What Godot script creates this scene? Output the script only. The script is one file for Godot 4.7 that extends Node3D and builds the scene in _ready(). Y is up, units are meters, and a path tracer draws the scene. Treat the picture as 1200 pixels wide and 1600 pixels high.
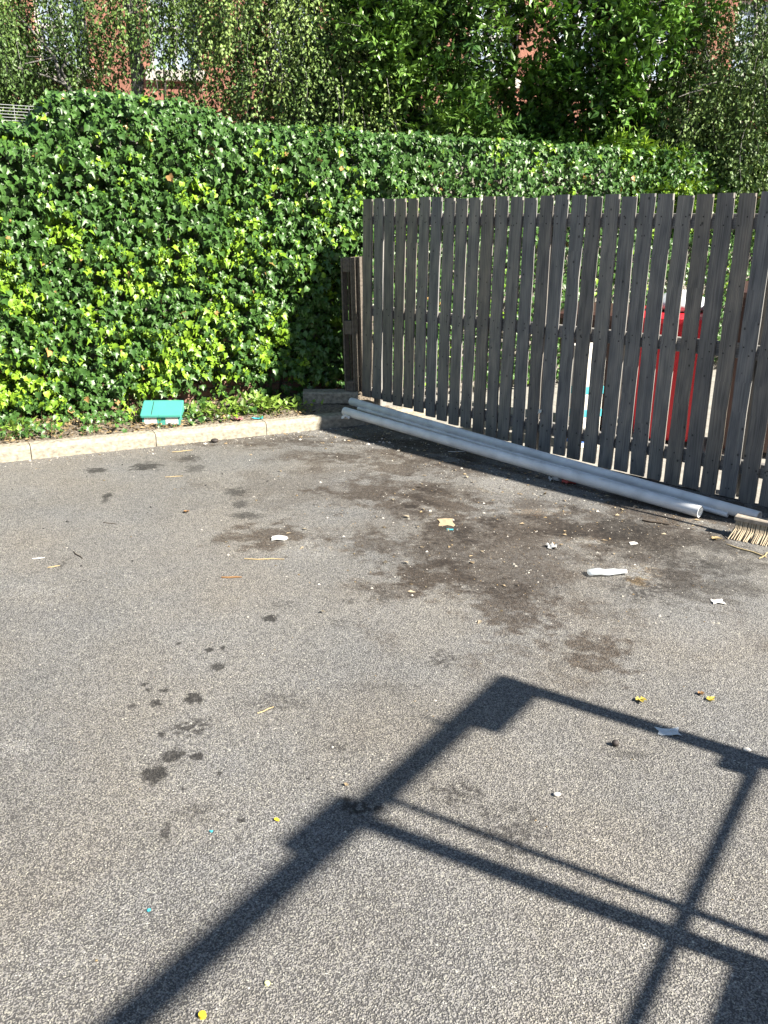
extends Node3D
# A sunny tarmac yard: ivy hedge and concrete kerb, a slatted timber fence with pipes lying at its foot, trees and a brick building behind.
# Plan coordinates used below: X to the right, Z ahead of the photographer, both in metres from the point under the camera.

var rng := RandomNumberGenerator.new()
var noise := FastNoiseLite.new()
var mats := {}
var taken := {}

const KERB_O := Vector2(-0.598, 7.199)          # a point of the kerb's foot
const KERB_D := Vector2(0.879, 0.477)           # along the kerb
const KERB_N := Vector2(0.477, -0.879)          # from the hedge towards the yard
const FENCE_O := Vector2(-0.1148, 7.7865)       # first gap of the fence
const FENCE_D := Vector2(0.70498, -0.70923)     # along the fence
const FENCE_N := Vector2(-0.70923, -0.70498)    # from the fence towards the yard
const PITCH := 0.1315                           # one slat and one gap
const SUN_PLAN := Vector2(0.883, -0.469)
const SUN_UP := 37.8


func _ready() -> void:
	rng.seed = 20240
	noise.seed = 7
	noise.frequency = 1.0
	set_camera_and_light()
	make_materials()
	make_ground()
	make_kerb_and_bed()
	make_garden_wall()
	make_building()
	make_trees()
	make_mesh_fence()
	make_ivy()
	make_shrub()
	make_fence()
	make_yard_behind()
	make_pipes()
	make_pallet_and_block()
	make_bait_box()
	make_broom()
	make_steel_frame()
	make_plants()
	make_litter()


func set_camera_and_light() -> void:
	var cam := Camera3D.new()
	cam.name = "camera"
	cam.position = Vector3(0, 1.667, 0)
	cam.rotation_degrees = Vector3(-18.397, 0, 0.765)
	cam.fov = 61.335
	cam.near = 0.05
	cam.far = 400.0
	add_child(cam)
	cam.current = true
	var sky_mat := ProceduralSkyMaterial.new()
	sky_mat.sky_top_color = Color(0.50, 0.59, 0.72)
	sky_mat.sky_horizon_color = Color(0.76, 0.81, 0.86)
	sky_mat.sky_curve = 0.12
	sky_mat.ground_horizon_color = Color(0.50, 0.50, 0.48)
	sky_mat.ground_bottom_color = Color(0.30, 0.29, 0.27)
	sky_mat.sun_angle_max = 1.0
	sky_mat.energy_multiplier = 0.34
	var sky := Sky.new()
	sky.sky_material = sky_mat
	var env := Environment.new()
	env.background_mode = Environment.BG_SKY
	env.sky = sky
	env.background_energy_multiplier = 1.0
	env.tonemap_mode = Environment.TONE_MAPPER_LINEAR
	env.tonemap_exposure = 3.4
	env.sdfgi_enabled = true
	env.ssao_enabled = true
	env.ssil_enabled = true
	var we := WorldEnvironment.new()
	we.name = "world_environment"
	we.environment = env
	add_child(we)
	var sun := DirectionalLight3D.new()
	sun.name = "sun"
	sun.light_energy = 1.6
	sun.light_color = Color(1.0, 0.965, 0.91)
	sun.light_angular_distance = 0.9
	sun.shadow_enabled = true
	var e := deg_to_rad(SUN_UP)
	var to_sun := Vector3(cos(e) * SUN_PLAN.x, sin(e), -cos(e) * SUN_PLAN.y).normalized()
	add_child(sun)
	sun.look_at_from_position(to_sun * 30.0, Vector3.ZERO, Vector3.UP)


# ---------------------------------------------------------------- helpers

func w3(p: Vector2, y := 0.0) -> Vector3:
	return Vector3(p.x, y, -p.y)


func hedge(t: float, off: float) -> Vector2:
	return KERB_O + KERB_D * t - KERB_N * off


func fence_at(i: float, out := 0.0) -> Vector2:
	return FENCE_O + FENCE_D * (PITCH * i) + FENCE_N * out


func lin(r: float, g: float, b: float) -> Color:
	return Color(r, g, b).linear_to_srgb()


func mat(called: String, c: Color, rough := 0.8, metal := 0.0) -> StandardMaterial3D:
	var m := StandardMaterial3D.new()
	m.resource_name = called
	m.albedo_color = c.linear_to_srgb()
	m.roughness = rough
	m.metallic = metal
	m.cull_mode = BaseMaterial3D.CULL_DISABLED
	mats[called] = m
	return m


func numbered(called: String) -> String:
	if not taken.has(called):
		taken[called] = 0
		return called
	taken[called] += 1
	return "%s_%03d" % [called, taken[called]]


func tag(o: Node3D, label: String, category: String, group := "") -> void:
	o.set_meta("label", label)
	o.set_meta("category", category)
	if group:
		o.set_meta("group", group)


func thing(called: String, label: String, category: String, at := Vector3.ZERO, turn := 0.0, group := "") -> Node3D:
	var o := Node3D.new()
	o.name = numbered(called)
	add_child(o)
	o.position = at
	o.rotation.y = turn
	tag(o, label, category, group)
	return o


func part(called: String, mesh: Mesh, m: Material, parent: Node3D) -> MeshInstance3D:
	var o := MeshInstance3D.new()
	o.name = called
	o.mesh = mesh
	o.material_override = m
	o.cast_shadow = GeometryInstance3D.SHADOW_CASTING_SETTING_ON
	parent.add_child(o, true)
	return o


func solo(called: String, mesh: Mesh, m: Material, label: String, category: String, at := Vector3.ZERO, group := "") -> MeshInstance3D:
	var o := part(numbered(called), mesh, m, self)
	o.position = at
	tag(o, label, category, group)
	return o


func structure(called: String, mesh: Mesh, m: Material) -> MeshInstance3D:
	var o := part(numbered(called), mesh, m, self)
	o.set_meta("kind", "structure")
	return o


func begin() -> SurfaceTool:
	var st := SurfaceTool.new()
	st.begin(Mesh.PRIMITIVE_TRIANGLES)
	return st


func done(st: SurfaceTool) -> ArrayMesh:
	st.generate_normals()
	return st.commit()


func vert(st: SurfaceTool, p: Vector3, uv := Vector2.ZERO) -> void:
	st.set_uv(uv)
	st.add_vertex(p)


# a triangle that faces away from c
func tri(st: SurfaceTool, a: Vector3, b: Vector3, d: Vector3, c: Vector3, ua := Vector2.ZERO, ub := Vector2.ZERO, ud := Vector2.ZERO) -> void:
	var n := (d - a).cross(b - a)
	if n.dot((a + b + d) / 3.0 - c) < 0.0:
		vert(st, a, ua); vert(st, d, ud); vert(st, b, ub)
	else:
		vert(st, a, ua); vert(st, b, ub); vert(st, d, ud)


func quad(st: SurfaceTool, a: Vector3, b: Vector3, d: Vector3, e: Vector3, c: Vector3, ua := Vector2.ZERO, ub := Vector2.ZERO, ud := Vector2.ZERO, ue := Vector2.ZERO) -> void:
	tri(st, a, b, d, c, ua, ub, ud)
	tri(st, a, d, e, c, ua, ud, ue)


# a box with chamfered edges; uv has the grain along the box's own y
func bx(st: SurfaceTool, t: Transform3D, size: Vector3, bevel := 0.004, uv0 := Vector2.ZERO, uvs := 1.0) -> void:
	st.set_smooth_group(-1)
	var h := size / 2.0
	bevel = minf(bevel, minf(h.x, minf(h.y, h.z)) * 0.6)
	var p := func(s: Vector3, axis: int) -> Vector3:
		var q := h - Vector3(bevel, bevel, bevel)
		q[axis] = h[axis]
		return q * s
	var u := func(v: Vector3, axis: int) -> Vector2:
		if axis == 0: return uv0 + Vector2(v.z + h.x, v.y) * uvs
		if axis == 1: return uv0 + Vector2(v.x, v.z + h.y) * uvs
		return uv0 + Vector2(v.x, v.y) * uvs
	var c := t.origin
	var one := func(a: Vector3, b: Vector3, d: Vector3, e: Vector3, axis: int) -> void:
		quad(st, t * a, t * b, t * d, t * e, c, u.call(a, axis), u.call(b, axis), u.call(d, axis), u.call(e, axis))
	for axis in 3:
		var o1 := (axis + 1) % 3
		var o2 := (axis + 2) % 3
		for s in [-1.0, 1.0]:
			var k := []
			for ab in [[-1.0, -1.0], [1.0, -1.0], [1.0, 1.0], [-1.0, 1.0]]:
				var v := Vector3.ZERO
				v[axis] = s
				v[o1] = ab[0]
				v[o2] = ab[1]
				k.append(p.call(v, axis))
			one.call(k[0], k[1], k[2], k[3], axis)
		for s1 in [-1.0, 1.0]:
			for s2 in [-1.0, 1.0]:
				var v := Vector3.ZERO
				v[o1] = s1
				v[o2] = s2
				var v2 := v
				v[axis] = -1.0
				v2[axis] = 1.0
				one.call(p.call(v, o1), p.call(v2, o1), p.call(v2, o2), p.call(v, o2), o1)
	for sx in [-1.0, 1.0]:
		for sy in [-1.0, 1.0]:
			for sz in [-1.0, 1.0]:
				var v := Vector3(sx, sy, sz)
				tri(st, t * p.call(v, 0), t * p.call(v, 1), t * p.call(v, 2), c)


func box_mesh(size: Vector3, bevel := 0.004, uv0 := Vector2.ZERO, uvs := 1.0) -> ArrayMesh:
	var st := begin()
	bx(st, Transform3D(), size, bevel, uv0, uvs)
	return done(st)


# a skin through rings of points; open rings run round, caps close the ends
func loft(st: SurfaceTool, rings: Array, caps := true, smooth := true, uvs := Vector2(1, 1), uv0 := Vector2.ZERO) -> void:
	st.set_smooth_group(0 if smooth else -1)
	var n: int = rings[0].size()
	var along := 0.0
	for r in rings.size() - 1:
		var a: PackedVector3Array = rings[r]
		var b: PackedVector3Array = rings[r + 1]
		var ca := Vector3.ZERO
		for q in n: ca += a[q] + b[q]
		ca /= 2.0 * n
		var nxt := along + (b[0] - a[0]).length()
		var round_ := 0.0
		for q in n:
			var q2 := (q + 1) % n
			var r2 := round_ + (a[q2] - a[q]).length()
			quad(st, a[q], a[q2], b[q2], b[q], ca, uv0 + Vector2(round_, along) * uvs, uv0 + Vector2(r2, along) * uvs, uv0 + Vector2(r2, nxt) * uvs, uv0 + Vector2(round_, nxt) * uvs)
			round_ = r2
		along = nxt
	if caps:
		st.set_smooth_group(-1)
		for side in [[rings[0], rings[1]], [rings[-1], rings[-2]]]:
			var a: PackedVector3Array = side[0]
			var m := Vector3.ZERO
			var inner := Vector3.ZERO
			for q in n:
				m += a[q] / n
				inner += side[1][q] / n
			for q in n:
				tri(st, m, a[q], a[(q + 1) % n], inner, uv0, uv0 + Vector2(0.01, 0), uv0 + Vector2(0.01, 0.01))


func ring(at: Vector3, x: Vector3, y: Vector3, r1: float, r2: float, n: int) -> PackedVector3Array:
	var out := PackedVector3Array()
	for k in n:
		var a := TAU * k / n
		out.append(at + x * (cos(a) * r1) + y * (sin(a) * r2))
	return out


# a tube along points with a radius at each
func tube(st: SurfaceTool, pts: Array, radii: Array, n := 8, smooth := true, uvs := Vector2(1, 1)) -> void:
	var rings := []
	var up := Vector3.RIGHT
	for k in pts.size():
		var d: Vector3 = (pts[mini(k + 1, pts.size() - 1)] - pts[maxi(k - 1, 0)]).normalized()
		var x := up - d * up.dot(d)
		if x.length() < 0.05:
			x = Vector3.FORWARD - d * Vector3.FORWARD.dot(d)
		x = x.normalized()
		up = x
		rings.append(ring(pts[k], x, d.cross(x), radii[k], radii[k], n))
	loft(st, rings, true, smooth, uvs)


func tube_mesh(pts: Array, radii: Array, n := 8) -> ArrayMesh:
	var st := begin()
	tube(st, pts, radii, n)
	return done(st)


func box_at(size: Vector3, at: Vector3, turn := 0.0, bevel := 0.004, uv0 := Vector2.ZERO) -> ArrayMesh:
	var st := begin()
	bx(st, Transform3D(Basis(Vector3.UP, turn), at), size, bevel, uv0)
	return done(st)


# plan direction -> turn about y that brings local +x onto it
func turn_of(d: Vector2) -> float:
	return atan2(d.y, d.x)


func to_img(px: PackedByteArray, wide: int, high: int) -> ImageTexture:
	return ImageTexture.create_from_image(Image.create_from_data(wide, high, false, Image.FORMAT_RGB8, px))


func byte_of(v: float) -> int:
	return clampi(int(255.0 * pow(clampf(v, 0.0, 1.0), 0.4545)), 0, 255)


func noise_bytes(seed_: int, freq: float, wide: int, high: int, kind := FastNoiseLite.TYPE_SIMPLEX_SMOOTH, oct := 3) -> PackedByteArray:
	var f := FastNoiseLite.new()
	f.seed = seed_
	f.noise_type = kind
	f.frequency = freq
	f.fractal_octaves = oct
	var im := f.get_seamless_image(wide, high)
	im.convert(Image.FORMAT_L8)
	return im.get_data()


func gray_texture(seed_: int, freq: float, size: int, lo: float, hi: float, tint := Vector3(1, 1, 1), oct := 4, kind := FastNoiseLite.TYPE_SIMPLEX_SMOOTH) -> ImageTexture:
	var a := noise_bytes(seed_, freq, size, size, kind, oct)
	var table_r := PackedByteArray()
	var table_g := PackedByteArray()
	var table_b := PackedByteArray()
	for k in 256:
		var v := lerpf(lo, hi, k / 255.0)
		table_r.append(byte_of(v * tint.x))
		table_g.append(byte_of(v * tint.y))
		table_b.append(byte_of(v * tint.z))
	var px := PackedByteArray()
	px.resize(size * size * 3)
	for k in size * size:
		var q := a[k]
		px[k * 3] = table_r[q]
		px[k * 3 + 1] = table_g[q]
		px[k * 3 + 2] = table_b[q]
	return to_img(px, size, size)


func height_texture(seed_: int, freq: float, size: int, oct := 4) -> ImageTexture:
	var f := FastNoiseLite.new()
	f.seed = seed_
	f.frequency = freq
	f.fractal_octaves = oct
	return ImageTexture.create_from_image(f.get_seamless_image(size, size))


# textured, world-mapped material; scale is repeats per metre
func rough_mat(called: String, tex: Texture2D, scale_: float, rough: float, bump: Texture2D = null, bump_cm := 0.0, world := true) -> StandardMaterial3D:
	var m := mat(called, Color.WHITE, rough)
	m.albedo_color = Color.WHITE
	m.albedo_texture = tex
	m.uv1_triplanar = true
	m.uv1_world_triplanar = world
	m.uv1_scale = Vector3.ONE * scale_
	if bump:
		m.heightmap_enabled = true
		m.heightmap_texture = bump
		m.heightmap_scale = bump_cm
	return m


# ---------------------------------------------------------------- materials

func make_materials() -> void:
	rough_mat("concrete", gray_texture(3, 0.03, 512, 0.13, 0.47, Vector3(1.0, 0.91, 0.72), 5), 1.6, 0.9, height_texture(4, 0.05, 512, 5), 0.35)
	rough_mat("slab_concrete", gray_texture(35, 0.012, 512, 0.20, 0.36, Vector3(1.0, 0.96, 0.86), 5), 0.7, 0.9, height_texture(36, 0.06, 512, 5), 0.3)
	rough_mat("soil", gray_texture(8, 0.04, 512, 0.05, 0.34, Vector3(1.0, 0.84, 0.64), 5), 1.2, 0.95, height_texture(9, 0.06, 512, 5), 1.6)
	rough_mat("brick_face", gray_texture(11, 0.03, 512, 0.12, 0.30, Vector3(1.0, 0.56, 0.42), 4), 1.1, 0.9, height_texture(12, 0.09, 512, 4), 0.3)
	rough_mat("far_brick", gray_texture(13, 0.02, 512, 0.22, 0.46, Vector3(1.0, 0.46, 0.32), 5), 0.35, 0.92, height_texture(14, 0.1, 512, 3), 0.4)
	rough_mat("mortar", gray_texture(15, 0.05, 256, 0.18, 0.30, Vector3(1.0, 0.92, 0.8), 3), 2.0, 0.95)
	rough_mat("stone_trim", gray_texture(16, 0.02, 256, 0.45, 0.62, Vector3(1.0, 0.95, 0.84), 4), 0.8, 0.85)
	rough_mat("birch_bark", gray_texture(17, 0.025, 512, 0.05, 0.30, Vector3(1.0, 0.96, 0.88), 4), 2.2, 0.85, height_texture(18, 0.05, 256, 4), 1.0)
	rough_mat("dark_bark", gray_texture(19, 0.03, 256, 0.015, 0.07, Vector3(1.0, 0.85, 0.68), 4), 2.5, 0.95, height_texture(20, 0.05, 256, 4), 1.5)
	rough_mat("pipe_plastic", gray_texture(21, 0.014, 512, 0.50, 0.90, Vector3(0.97, 1.0, 1.02), 5), 0.9, 0.5, height_texture(22, 0.01, 256, 3), 0.1)
	rough_mat("teal_plastic", gray_texture(24, 0.01, 256, 0.85, 1.0, Vector3(0.07, 0.36, 0.30), 4), 2.0, 0.42)
	rough_mat("pallet_wood", gray_texture(25, 0.02, 512, 0.06, 0.17, Vector3(1.0, 0.84, 0.68), 5), 2.2, 0.9, height_texture(26, 0.06, 256, 4), 0.6)
	rough_mat("broom_wood", gray_texture(27, 0.03, 256, 0.20, 0.46, Vector3(1.0, 0.88, 0.72), 4), 4.0, 0.8)
	rough_mat("red_plastic", gray_texture(28, 0.01, 256, 0.85, 1.0, Vector3(0.55, 0.012, 0.025), 4), 1.2, 0.45)
	rough_mat("brown_plastic", gray_texture(29, 0.01, 256, 0.8, 1.0, Vector3(0.055, 0.024, 0.018), 4), 1.2, 0.5)
	rough_mat("frame_steel", gray_texture(30, 0.02, 256, 0.12, 0.26, Vector3(0.98, 1.0, 1.02), 4), 1.5, 0.5)
	mat("white_paint", Color(0.72, 0.72, 0.70), 0.5)
	mat("white_paper", Color(0.68, 0.67, 0.63), 0.8)
	mat("white_film", Color(0.62, 0.66, 0.68), 0.25)
	mat("turquoise_print", Color(0.05, 0.34, 0.40), 0.5)
	mat("blue_print", Color(0.03, 0.12, 0.42), 0.5)
	mat("black_rubber", Color(0.02, 0.02, 0.022), 0.7)
	mat("black_plastic", Color(0.03, 0.032, 0.036), 0.45)
	mat("yellow_plastic", Color(0.65, 0.48, 0.03), 0.5)
	mat("pale_yellow", Color(0.62, 0.62, 0.28), 0.6)
	mat("galvanised", Color(0.52, 0.54, 0.55), 0.38, 0.55)
	mat("nail_iron", Color(0.03, 0.027, 0.025), 0.6, 0.3)
	mat("card_brown", Color(0.36, 0.28, 0.18), 0.85)
	mat("straw_dry", Color(0.40, 0.31, 0.16), 0.85)
	mat("twig_dark", Color(0.06, 0.045, 0.032), 0.9)
	mat("red_scrap", Color(0.42, 0.08, 0.07), 0.6)
	mat("pink_scrap", Color(0.55, 0.20, 0.24), 0.6)
	mat("bristle", Color(0.40, 0.33, 0.23), 0.85)
	mat("window_white", Color(0.62, 0.62, 0.60), 0.5)
	mat("leaf_yellow", Color(0.45, 0.36, 0.06), 0.6)
	mat("leaf_brown", Color(0.24, 0.13, 0.05), 0.75)
	mat("stone_pale", Color(0.50, 0.48, 0.44), 0.8)
	mat("stone_dark", Color(0.035, 0.028, 0.026), 0.7)
	mat("slate_dark", Color(0.10, 0.105, 0.11), 0.7)
	var g := mat("window_glass", Color(0.34, 0.42, 0.52), 0.06)
	g.metallic_specular = 0.9
	var clear := mat("clear_film", Color(0.75, 0.80, 0.82), 0.3)
	clear.transparency = BaseMaterial3D.TRANSPARENCY_ALPHA
	clear.albedo_color.a = 0.55
	for d in [["ivy_leaf", 0.42, 0.5], ["tree_leaf", 0.38, 0.55], ["birch_leaf", 0.5, 0.55], ["weed_leaf", 0.5, 0.55]]:
		var m := mat(d[0], Color.WHITE, d[1])
		m.vertex_color_use_as_albedo = true
		m.backlight_enabled = true
		m.backlight = Color(d[2], d[2], d[2] * 0.7)
	var dry := mat("dry_stuff", Color.WHITE, 0.85)
	dry.vertex_color_use_as_albedo = true
	make_wood()
	make_tarmac()


# weathered softwood, grain along v; the picture is 0.5 m wide and 2 m long
func make_wood() -> void:
	var n := FastNoiseLite.new()
	n.seed = 31
	n.frequency = 0.06
	n.fractal_octaves = 4
	var grain := n.get_seamless_image(1024, 32)
	grain.resize(1024, 1024, Image.INTERPOLATE_CUBIC)
	grain.convert(Image.FORMAT_L8)
	n.seed = 32
	n.frequency = 0.22
	var fine := n.get_seamless_image(1024, 20)
	fine.resize(1024, 1024, Image.INTERPOLATE_CUBIC)
	fine.convert(Image.FORMAT_L8)
	var a := grain.get_data()
	var b := fine.get_data()
	var c := noise_bytes(33, 0.006, 1024, 1024)
	var knots := []
	for k in 34:
		knots.append([rng.randf() * 1024, rng.randf() * 1024, rng.randf_range(6, 14)])
	var kd := PackedFloat32Array()
	kd.resize(1024 * 1024)
	for k in knots:
		var rr: float = k[2] * 4.0
		for dy in range(int(-rr * 0.9), int(rr * 0.9)):
			for dx in range(int(-rr), int(rr)):
				var d := sqrt(dx * dx + dy * dy * 9.0) / float(k[2])
				var v := smoothstep(1.25, 0.75, d) + 0.30 * maxf(0.0, 1.0 - d / 3.2) * (0.5 + 0.5 * sin(d * 9.0))
				var at := (int(k[1]) + dy + 2048) % 1024 * 1024 + (int(k[0]) + dx + 2048) % 1024
				kd[at] = maxf(kd[at], v)
	var px := PackedByteArray()
	px.resize(1024 * 1024 * 3)
	var hp := PackedByteArray()
	hp.resize(1024 * 1024)
	for k in 1024 * 1024:
		var g := a[k] / 255.0
		var f := b[k] / 255.0
		var p := c[k] / 255.0
		var v := 0.12 + 0.165 * g + 0.11 * (f - 0.5) + 0.13 * (p - 0.5)
		var q := kd[k]
		v = maxf(0.02, v * (1.0 - 0.72 * minf(q, 1.0)))
		var warm := 0.5 + 0.5 * clampf((p - 0.5) * 2.5, -1.0, 1.0)
		px[k * 3] = byte_of(v * (1.0 + 0.06 * warm))
		px[k * 3 + 1] = byte_of(v)
		px[k * 3 + 2] = byte_of(v * (0.99 - 0.08 * warm))
		hp[k] = clampi(int(255.0 * (0.25 + 0.35 * g + 0.35 * f)), 0, 255)
	var m := mat("fence_wood", Color.WHITE, 0.85)
	m.albedo_texture = to_img(px, 1024, 1024)
	m.uv1_scale = Vector3(2.0, 0.5, 1.0)
	m.heightmap_enabled = true
	m.heightmap_texture = ImageTexture.create_from_image(Image.create_from_data(1024, 1024, false, Image.FORMAT_L8, hp))
	m.heightmap_scale = 0.12
	var shades := [Vector3(1, 1, 1), Vector3(0.86, 0.84, 0.82), Vector3(1.10, 1.08, 1.04), Vector3(0.95, 0.97, 1.0), Vector3(1.0, 0.94, 0.86)]
	for k in shades.size():
		var own: StandardMaterial3D = m.duplicate()
		own.resource_name = "fence_wood_%d" % k
		own.albedo_color = lin(0.9 * shades[k].x, 0.9 * shades[k].y, 0.9 * shades[k].z)
		mats["fence_wood_%d" % k] = own


# worn tarmac: stones in the binder on uv (2.4 m a tile), the yard's oil, dirt and pale patches on uv2
func make_tarmac() -> void:
	var size := 1536
	var p := noise_bytes(42, 0.02, size, size)
	var q := noise_bytes(43, 0.35, size, size, FastNoiseLite.TYPE_SIMPLEX_SMOOTH, 2)
	var hgt := PackedFloat32Array()
	var tone := PackedFloat32Array()
	hgt.resize(size * size)
	tone.resize(size * size)
	# crushed stones of many sizes, wrapped round the tile's edges
	var r41 := RandomNumberGenerator.new()
	r41.seed = 41
	for pass_ in [[210000, 1.0, 1.9], [95000, 1.5, 2.6], [6000, 2.4, 3.8]]:
		for k in pass_[0]:
			var cx := r41.randf() * size
			var cy := r41.randf() * size
			var rx := r41.randf_range(pass_[1], pass_[2])
			var ry := rx * r41.randf_range(0.55, 1.0)
			var a := r41.randf() * PI
			var ca := cos(a)
			var sa := sin(a)
			var top := r41.randf_range(0.45, 1.0)
			var t := r41.randf()
			var ext := int(rx) + 1
			var bx0 := int(cx)
			var by0 := int(cy)
			for dy in range(-ext, ext + 1):
				var row := posmod(by0 + dy, size) * size
				for dx in range(-ext, ext + 1):
					var u := (dx * ca + dy * sa) / rx
					var v := (dy * ca - dx * sa) / ry
					var d := u * u + v * v
					if d < 1.0:
						var h := top * (1.0 - d * d)
						var at := row + posmod(bx0 + dx, size)
						if h > hgt[at]:
							hgt[at] = h
							tone[at] = t
	var px := PackedByteArray()
	px.resize(size * size * 3)
	var hp := PackedByteArray()
	hp.resize(size * size)
	for k in size * size:
		var e := tone[k]
		var stone := smoothstep(0.05, 0.5, hgt[k])
		var v := 0.105 + 0.165 * stone * (0.40 + 0.95 * e) + 0.05 * (p[k] / 255.0 - 0.5) + 0.12 * (q[k] / 255.0 - 0.5)
		if e > 0.97:
			v += 0.20 * stone
		if e < 0.06:
			v *= 0.7
		px[k * 3] = byte_of(v * 1.01)
		px[k * 3 + 1] = byte_of(v * 0.99)
		px[k * 3 + 2] = byte_of(v * (0.985 - 0.10 * smoothstep(0.55, 0.75, e)))
		hp[k] = clampi(int(255.0 * (0.06 + 0.66 * hgt[k] + 0.26 * q[k] / 255.0)), 0, 255)
	var m := mat("tarmac", Color.WHITE, 0.88)
	m.albedo_texture = to_img(px, size, size)
	m.heightmap_enabled = true
	m.heightmap_texture = ImageTexture.create_from_image(Image.create_from_data(size, size, false, Image.FORMAT_L8, hp))
	m.heightmap_scale = 0.42
	m.detail_enabled = true
	m.detail_blend_mode = BaseMaterial3D.BLEND_MODE_MUL
	m.detail_uv_layer = BaseMaterial3D.DETAIL_UV_2
	m.detail_albedo = stain_picture()


# oil [0], brown dirt [1], pale dust [2], specked oil [3], tan spill [4], grey damp dirt [5]: plan X, Z, half sizes, strength, kind
const STAINS := [
	[-1.712, 5.973, 0.113, 0.128, 0.60, 0], [-2.032, 5.855, 0.080, 0.074, 0.60, 0], [-1.453, 6.219, 0.085, 0.110, 0.40, 0],
	[-1.360, 5.939, 0.077, 0.101, 0.40, 0], [-1.772, 5.261, 0.034, 0.061, 0.60, 0], [-1.759, 5.154, 0.020, 0.052, 0.50, 0],
	[-0.962, 5.382, 0.083, 0.092, 0.50, 0], [-0.900, 5.126, 0.052, 0.078, 0.45, 0], [-0.829, 4.904, 0.105, 0.066, 0.50, 0],
	[-0.673, 4.551, 0.215, 0.188, 0.50, 1], [-1.637, 4.111, 0.036, 0.096, 0.40, 3], [-0.505, 3.487, 0.037, 0.036, 0.75, 0],
	[-0.448, 3.638, 0.074, 0.056, 0.35, 3], [-0.851, 3.236, 0.011, 0.017, 0.80, 0], [-0.713, 3.183, 0.021, 0.020, 0.75, 0],
	[-0.663, 3.201, 0.013, 0.020, 0.80, 0], [-0.654, 3.038, 0.029, 0.036, 0.60, 0], [-0.698, 2.800, 0.034, 0.043, 0.85, 0],
	[-0.904, 2.897, 0.012, 0.017, 0.60, 0], [-0.879, 2.860, 0.014, 0.016, 0.60, 0], [-0.819, 2.856, 0.017, 0.016, 0.70, 0],
	[-0.831, 2.765, 0.026, 0.026, 0.65, 0], [-0.905, 2.745, 0.018, 0.020, 0.50, 3], [-0.753, 2.563, 0.015, 0.023, 0.70, 0],
	[-0.656, 2.604, 0.100, 0.072, 0.60, 3], [-0.692, 2.436, 0.040, 0.043, 0.85, 0], [-0.605, 2.435, 0.025, 0.023, 0.85, 0],
	[-0.720, 2.332, 0.042, 0.057, 0.70, 0], [-0.517, 2.346, 0.010, 0.012, 0.70, 0], [-0.610, 2.262, 0.010, 0.010, 0.80, 0],
	[-0.616, 2.066, 0.020, 0.061, 0.50, 3], [-0.559, 2.153, 0.066, 0.050, 0.40, 3], [-0.409, 2.118, 0.013, 0.011, 0.80, 0],
	[-0.407, 2.037, 0.016, 0.027, 0.40, 3], [-0.389, 2.781, 0.152, 0.080, 0.35, 3], [-0.151, 2.511, 0.047, 0.049, 0.40, 3],
	[-0.015, 2.896, 0.170, 0.052, 0.30, 3], [0.040, 5.413, 0.358, 0.314, 0.55, 1], [0.393, 5.029, 0.217, 0.414, 0.55, 1],
	[-0.295, 6.298, 0.169, 0.132, 0.50, 1], [0.088, 6.046, 0.209, 0.227, 0.45, 1], [-0.086, 4.451, 0.158, 0.171, 0.45, 1],
	[0.245, 4.006, 0.209, 0.192, 0.60, 1], [0.595, 3.636, 0.163, 0.282, 0.50, 1], [0.880, 3.206, 0.133, 0.159, 0.50, 1],
	[0.356, 4.467, 0.160, 0.304, 0.35, 1], [1.498, 4.636, 0.352, 0.347, 0.62, 5], [1.123, 4.763, 0.283, 0.284, 0.50, 1],
	[1.564, 3.969, 0.274, 0.230, 0.58, 5], [1.754, 4.233, 0.256, 0.138, 0.50, 5], [1.273, 3.841, 0.172, 0.155, 0.45, 3],
	[0.241, 3.132, 0.057, 0.093, 0.50, 3], [0.005, 3.762, 0.091, 0.097, 0.35, 3], [-0.158, 3.683, 0.074, 0.036, 0.45, 3],
	[-0.190, 3.444, 0.056, 0.051, 0.35, 3], [0.261, 6.327, 0.170, 0.209, 0.40, 1], [0.591, 4.687, 0.278, 0.220, 0.35, 1],
	[0.780, 5.623, 0.175, 0.184, 0.60, 2], [0.946, 5.052, 0.239, 0.088, 0.35, 2], [1.314, 4.102, 0.132, 0.113, 0.50, 2],
	[1.261, 3.967, 0.055, 0.074, 0.60, 4], [1.187, 4.550, 0.272, 0.063, 0.30, 2], [-1.225, 2.475, 0.074, 0.048, 0.60, 2],
	[1.767, 4.904, 0.234, 0.119, 0.35, 2], [0.384, 2.086, 0.140, 0.126, 0.45, 3], [0.239, 2.261, 0.089, 0.079, 0.50, 3],
	[-0.065, 2.187, 0.067, 0.054, 0.75, 3], [0.012, 2.121, 0.056, 0.043, 0.40, 3], [-0.410, 4.340, 0.189, 0.144, 0.20, 2],
	[-1.628, 3.745, 0.209, 0.148, 0.15, 2], [0.832, 2.478, 0.064, 0.022, 0.30, 0], [0.792, 2.533, 0.011, 0.019, 0.80, 0],
	[1.522, 6.691, 1.829, 0.635, 0.50, 1], [0.767, 4.384, 0.738, 0.801, 0.46, 1], [1.826, 5.089, 0.485, 0.384, 0.50, 1],
	[-0.935, 6.768, 0.668, 0.172, 0.40, 1], [-0.516, 5.533, 0.514, 0.447, 0.22, 1]
]
const STAIN_X := -4.2
const STAIN_Z := 0.6
const STAIN_SIDE := 8.4


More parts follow.
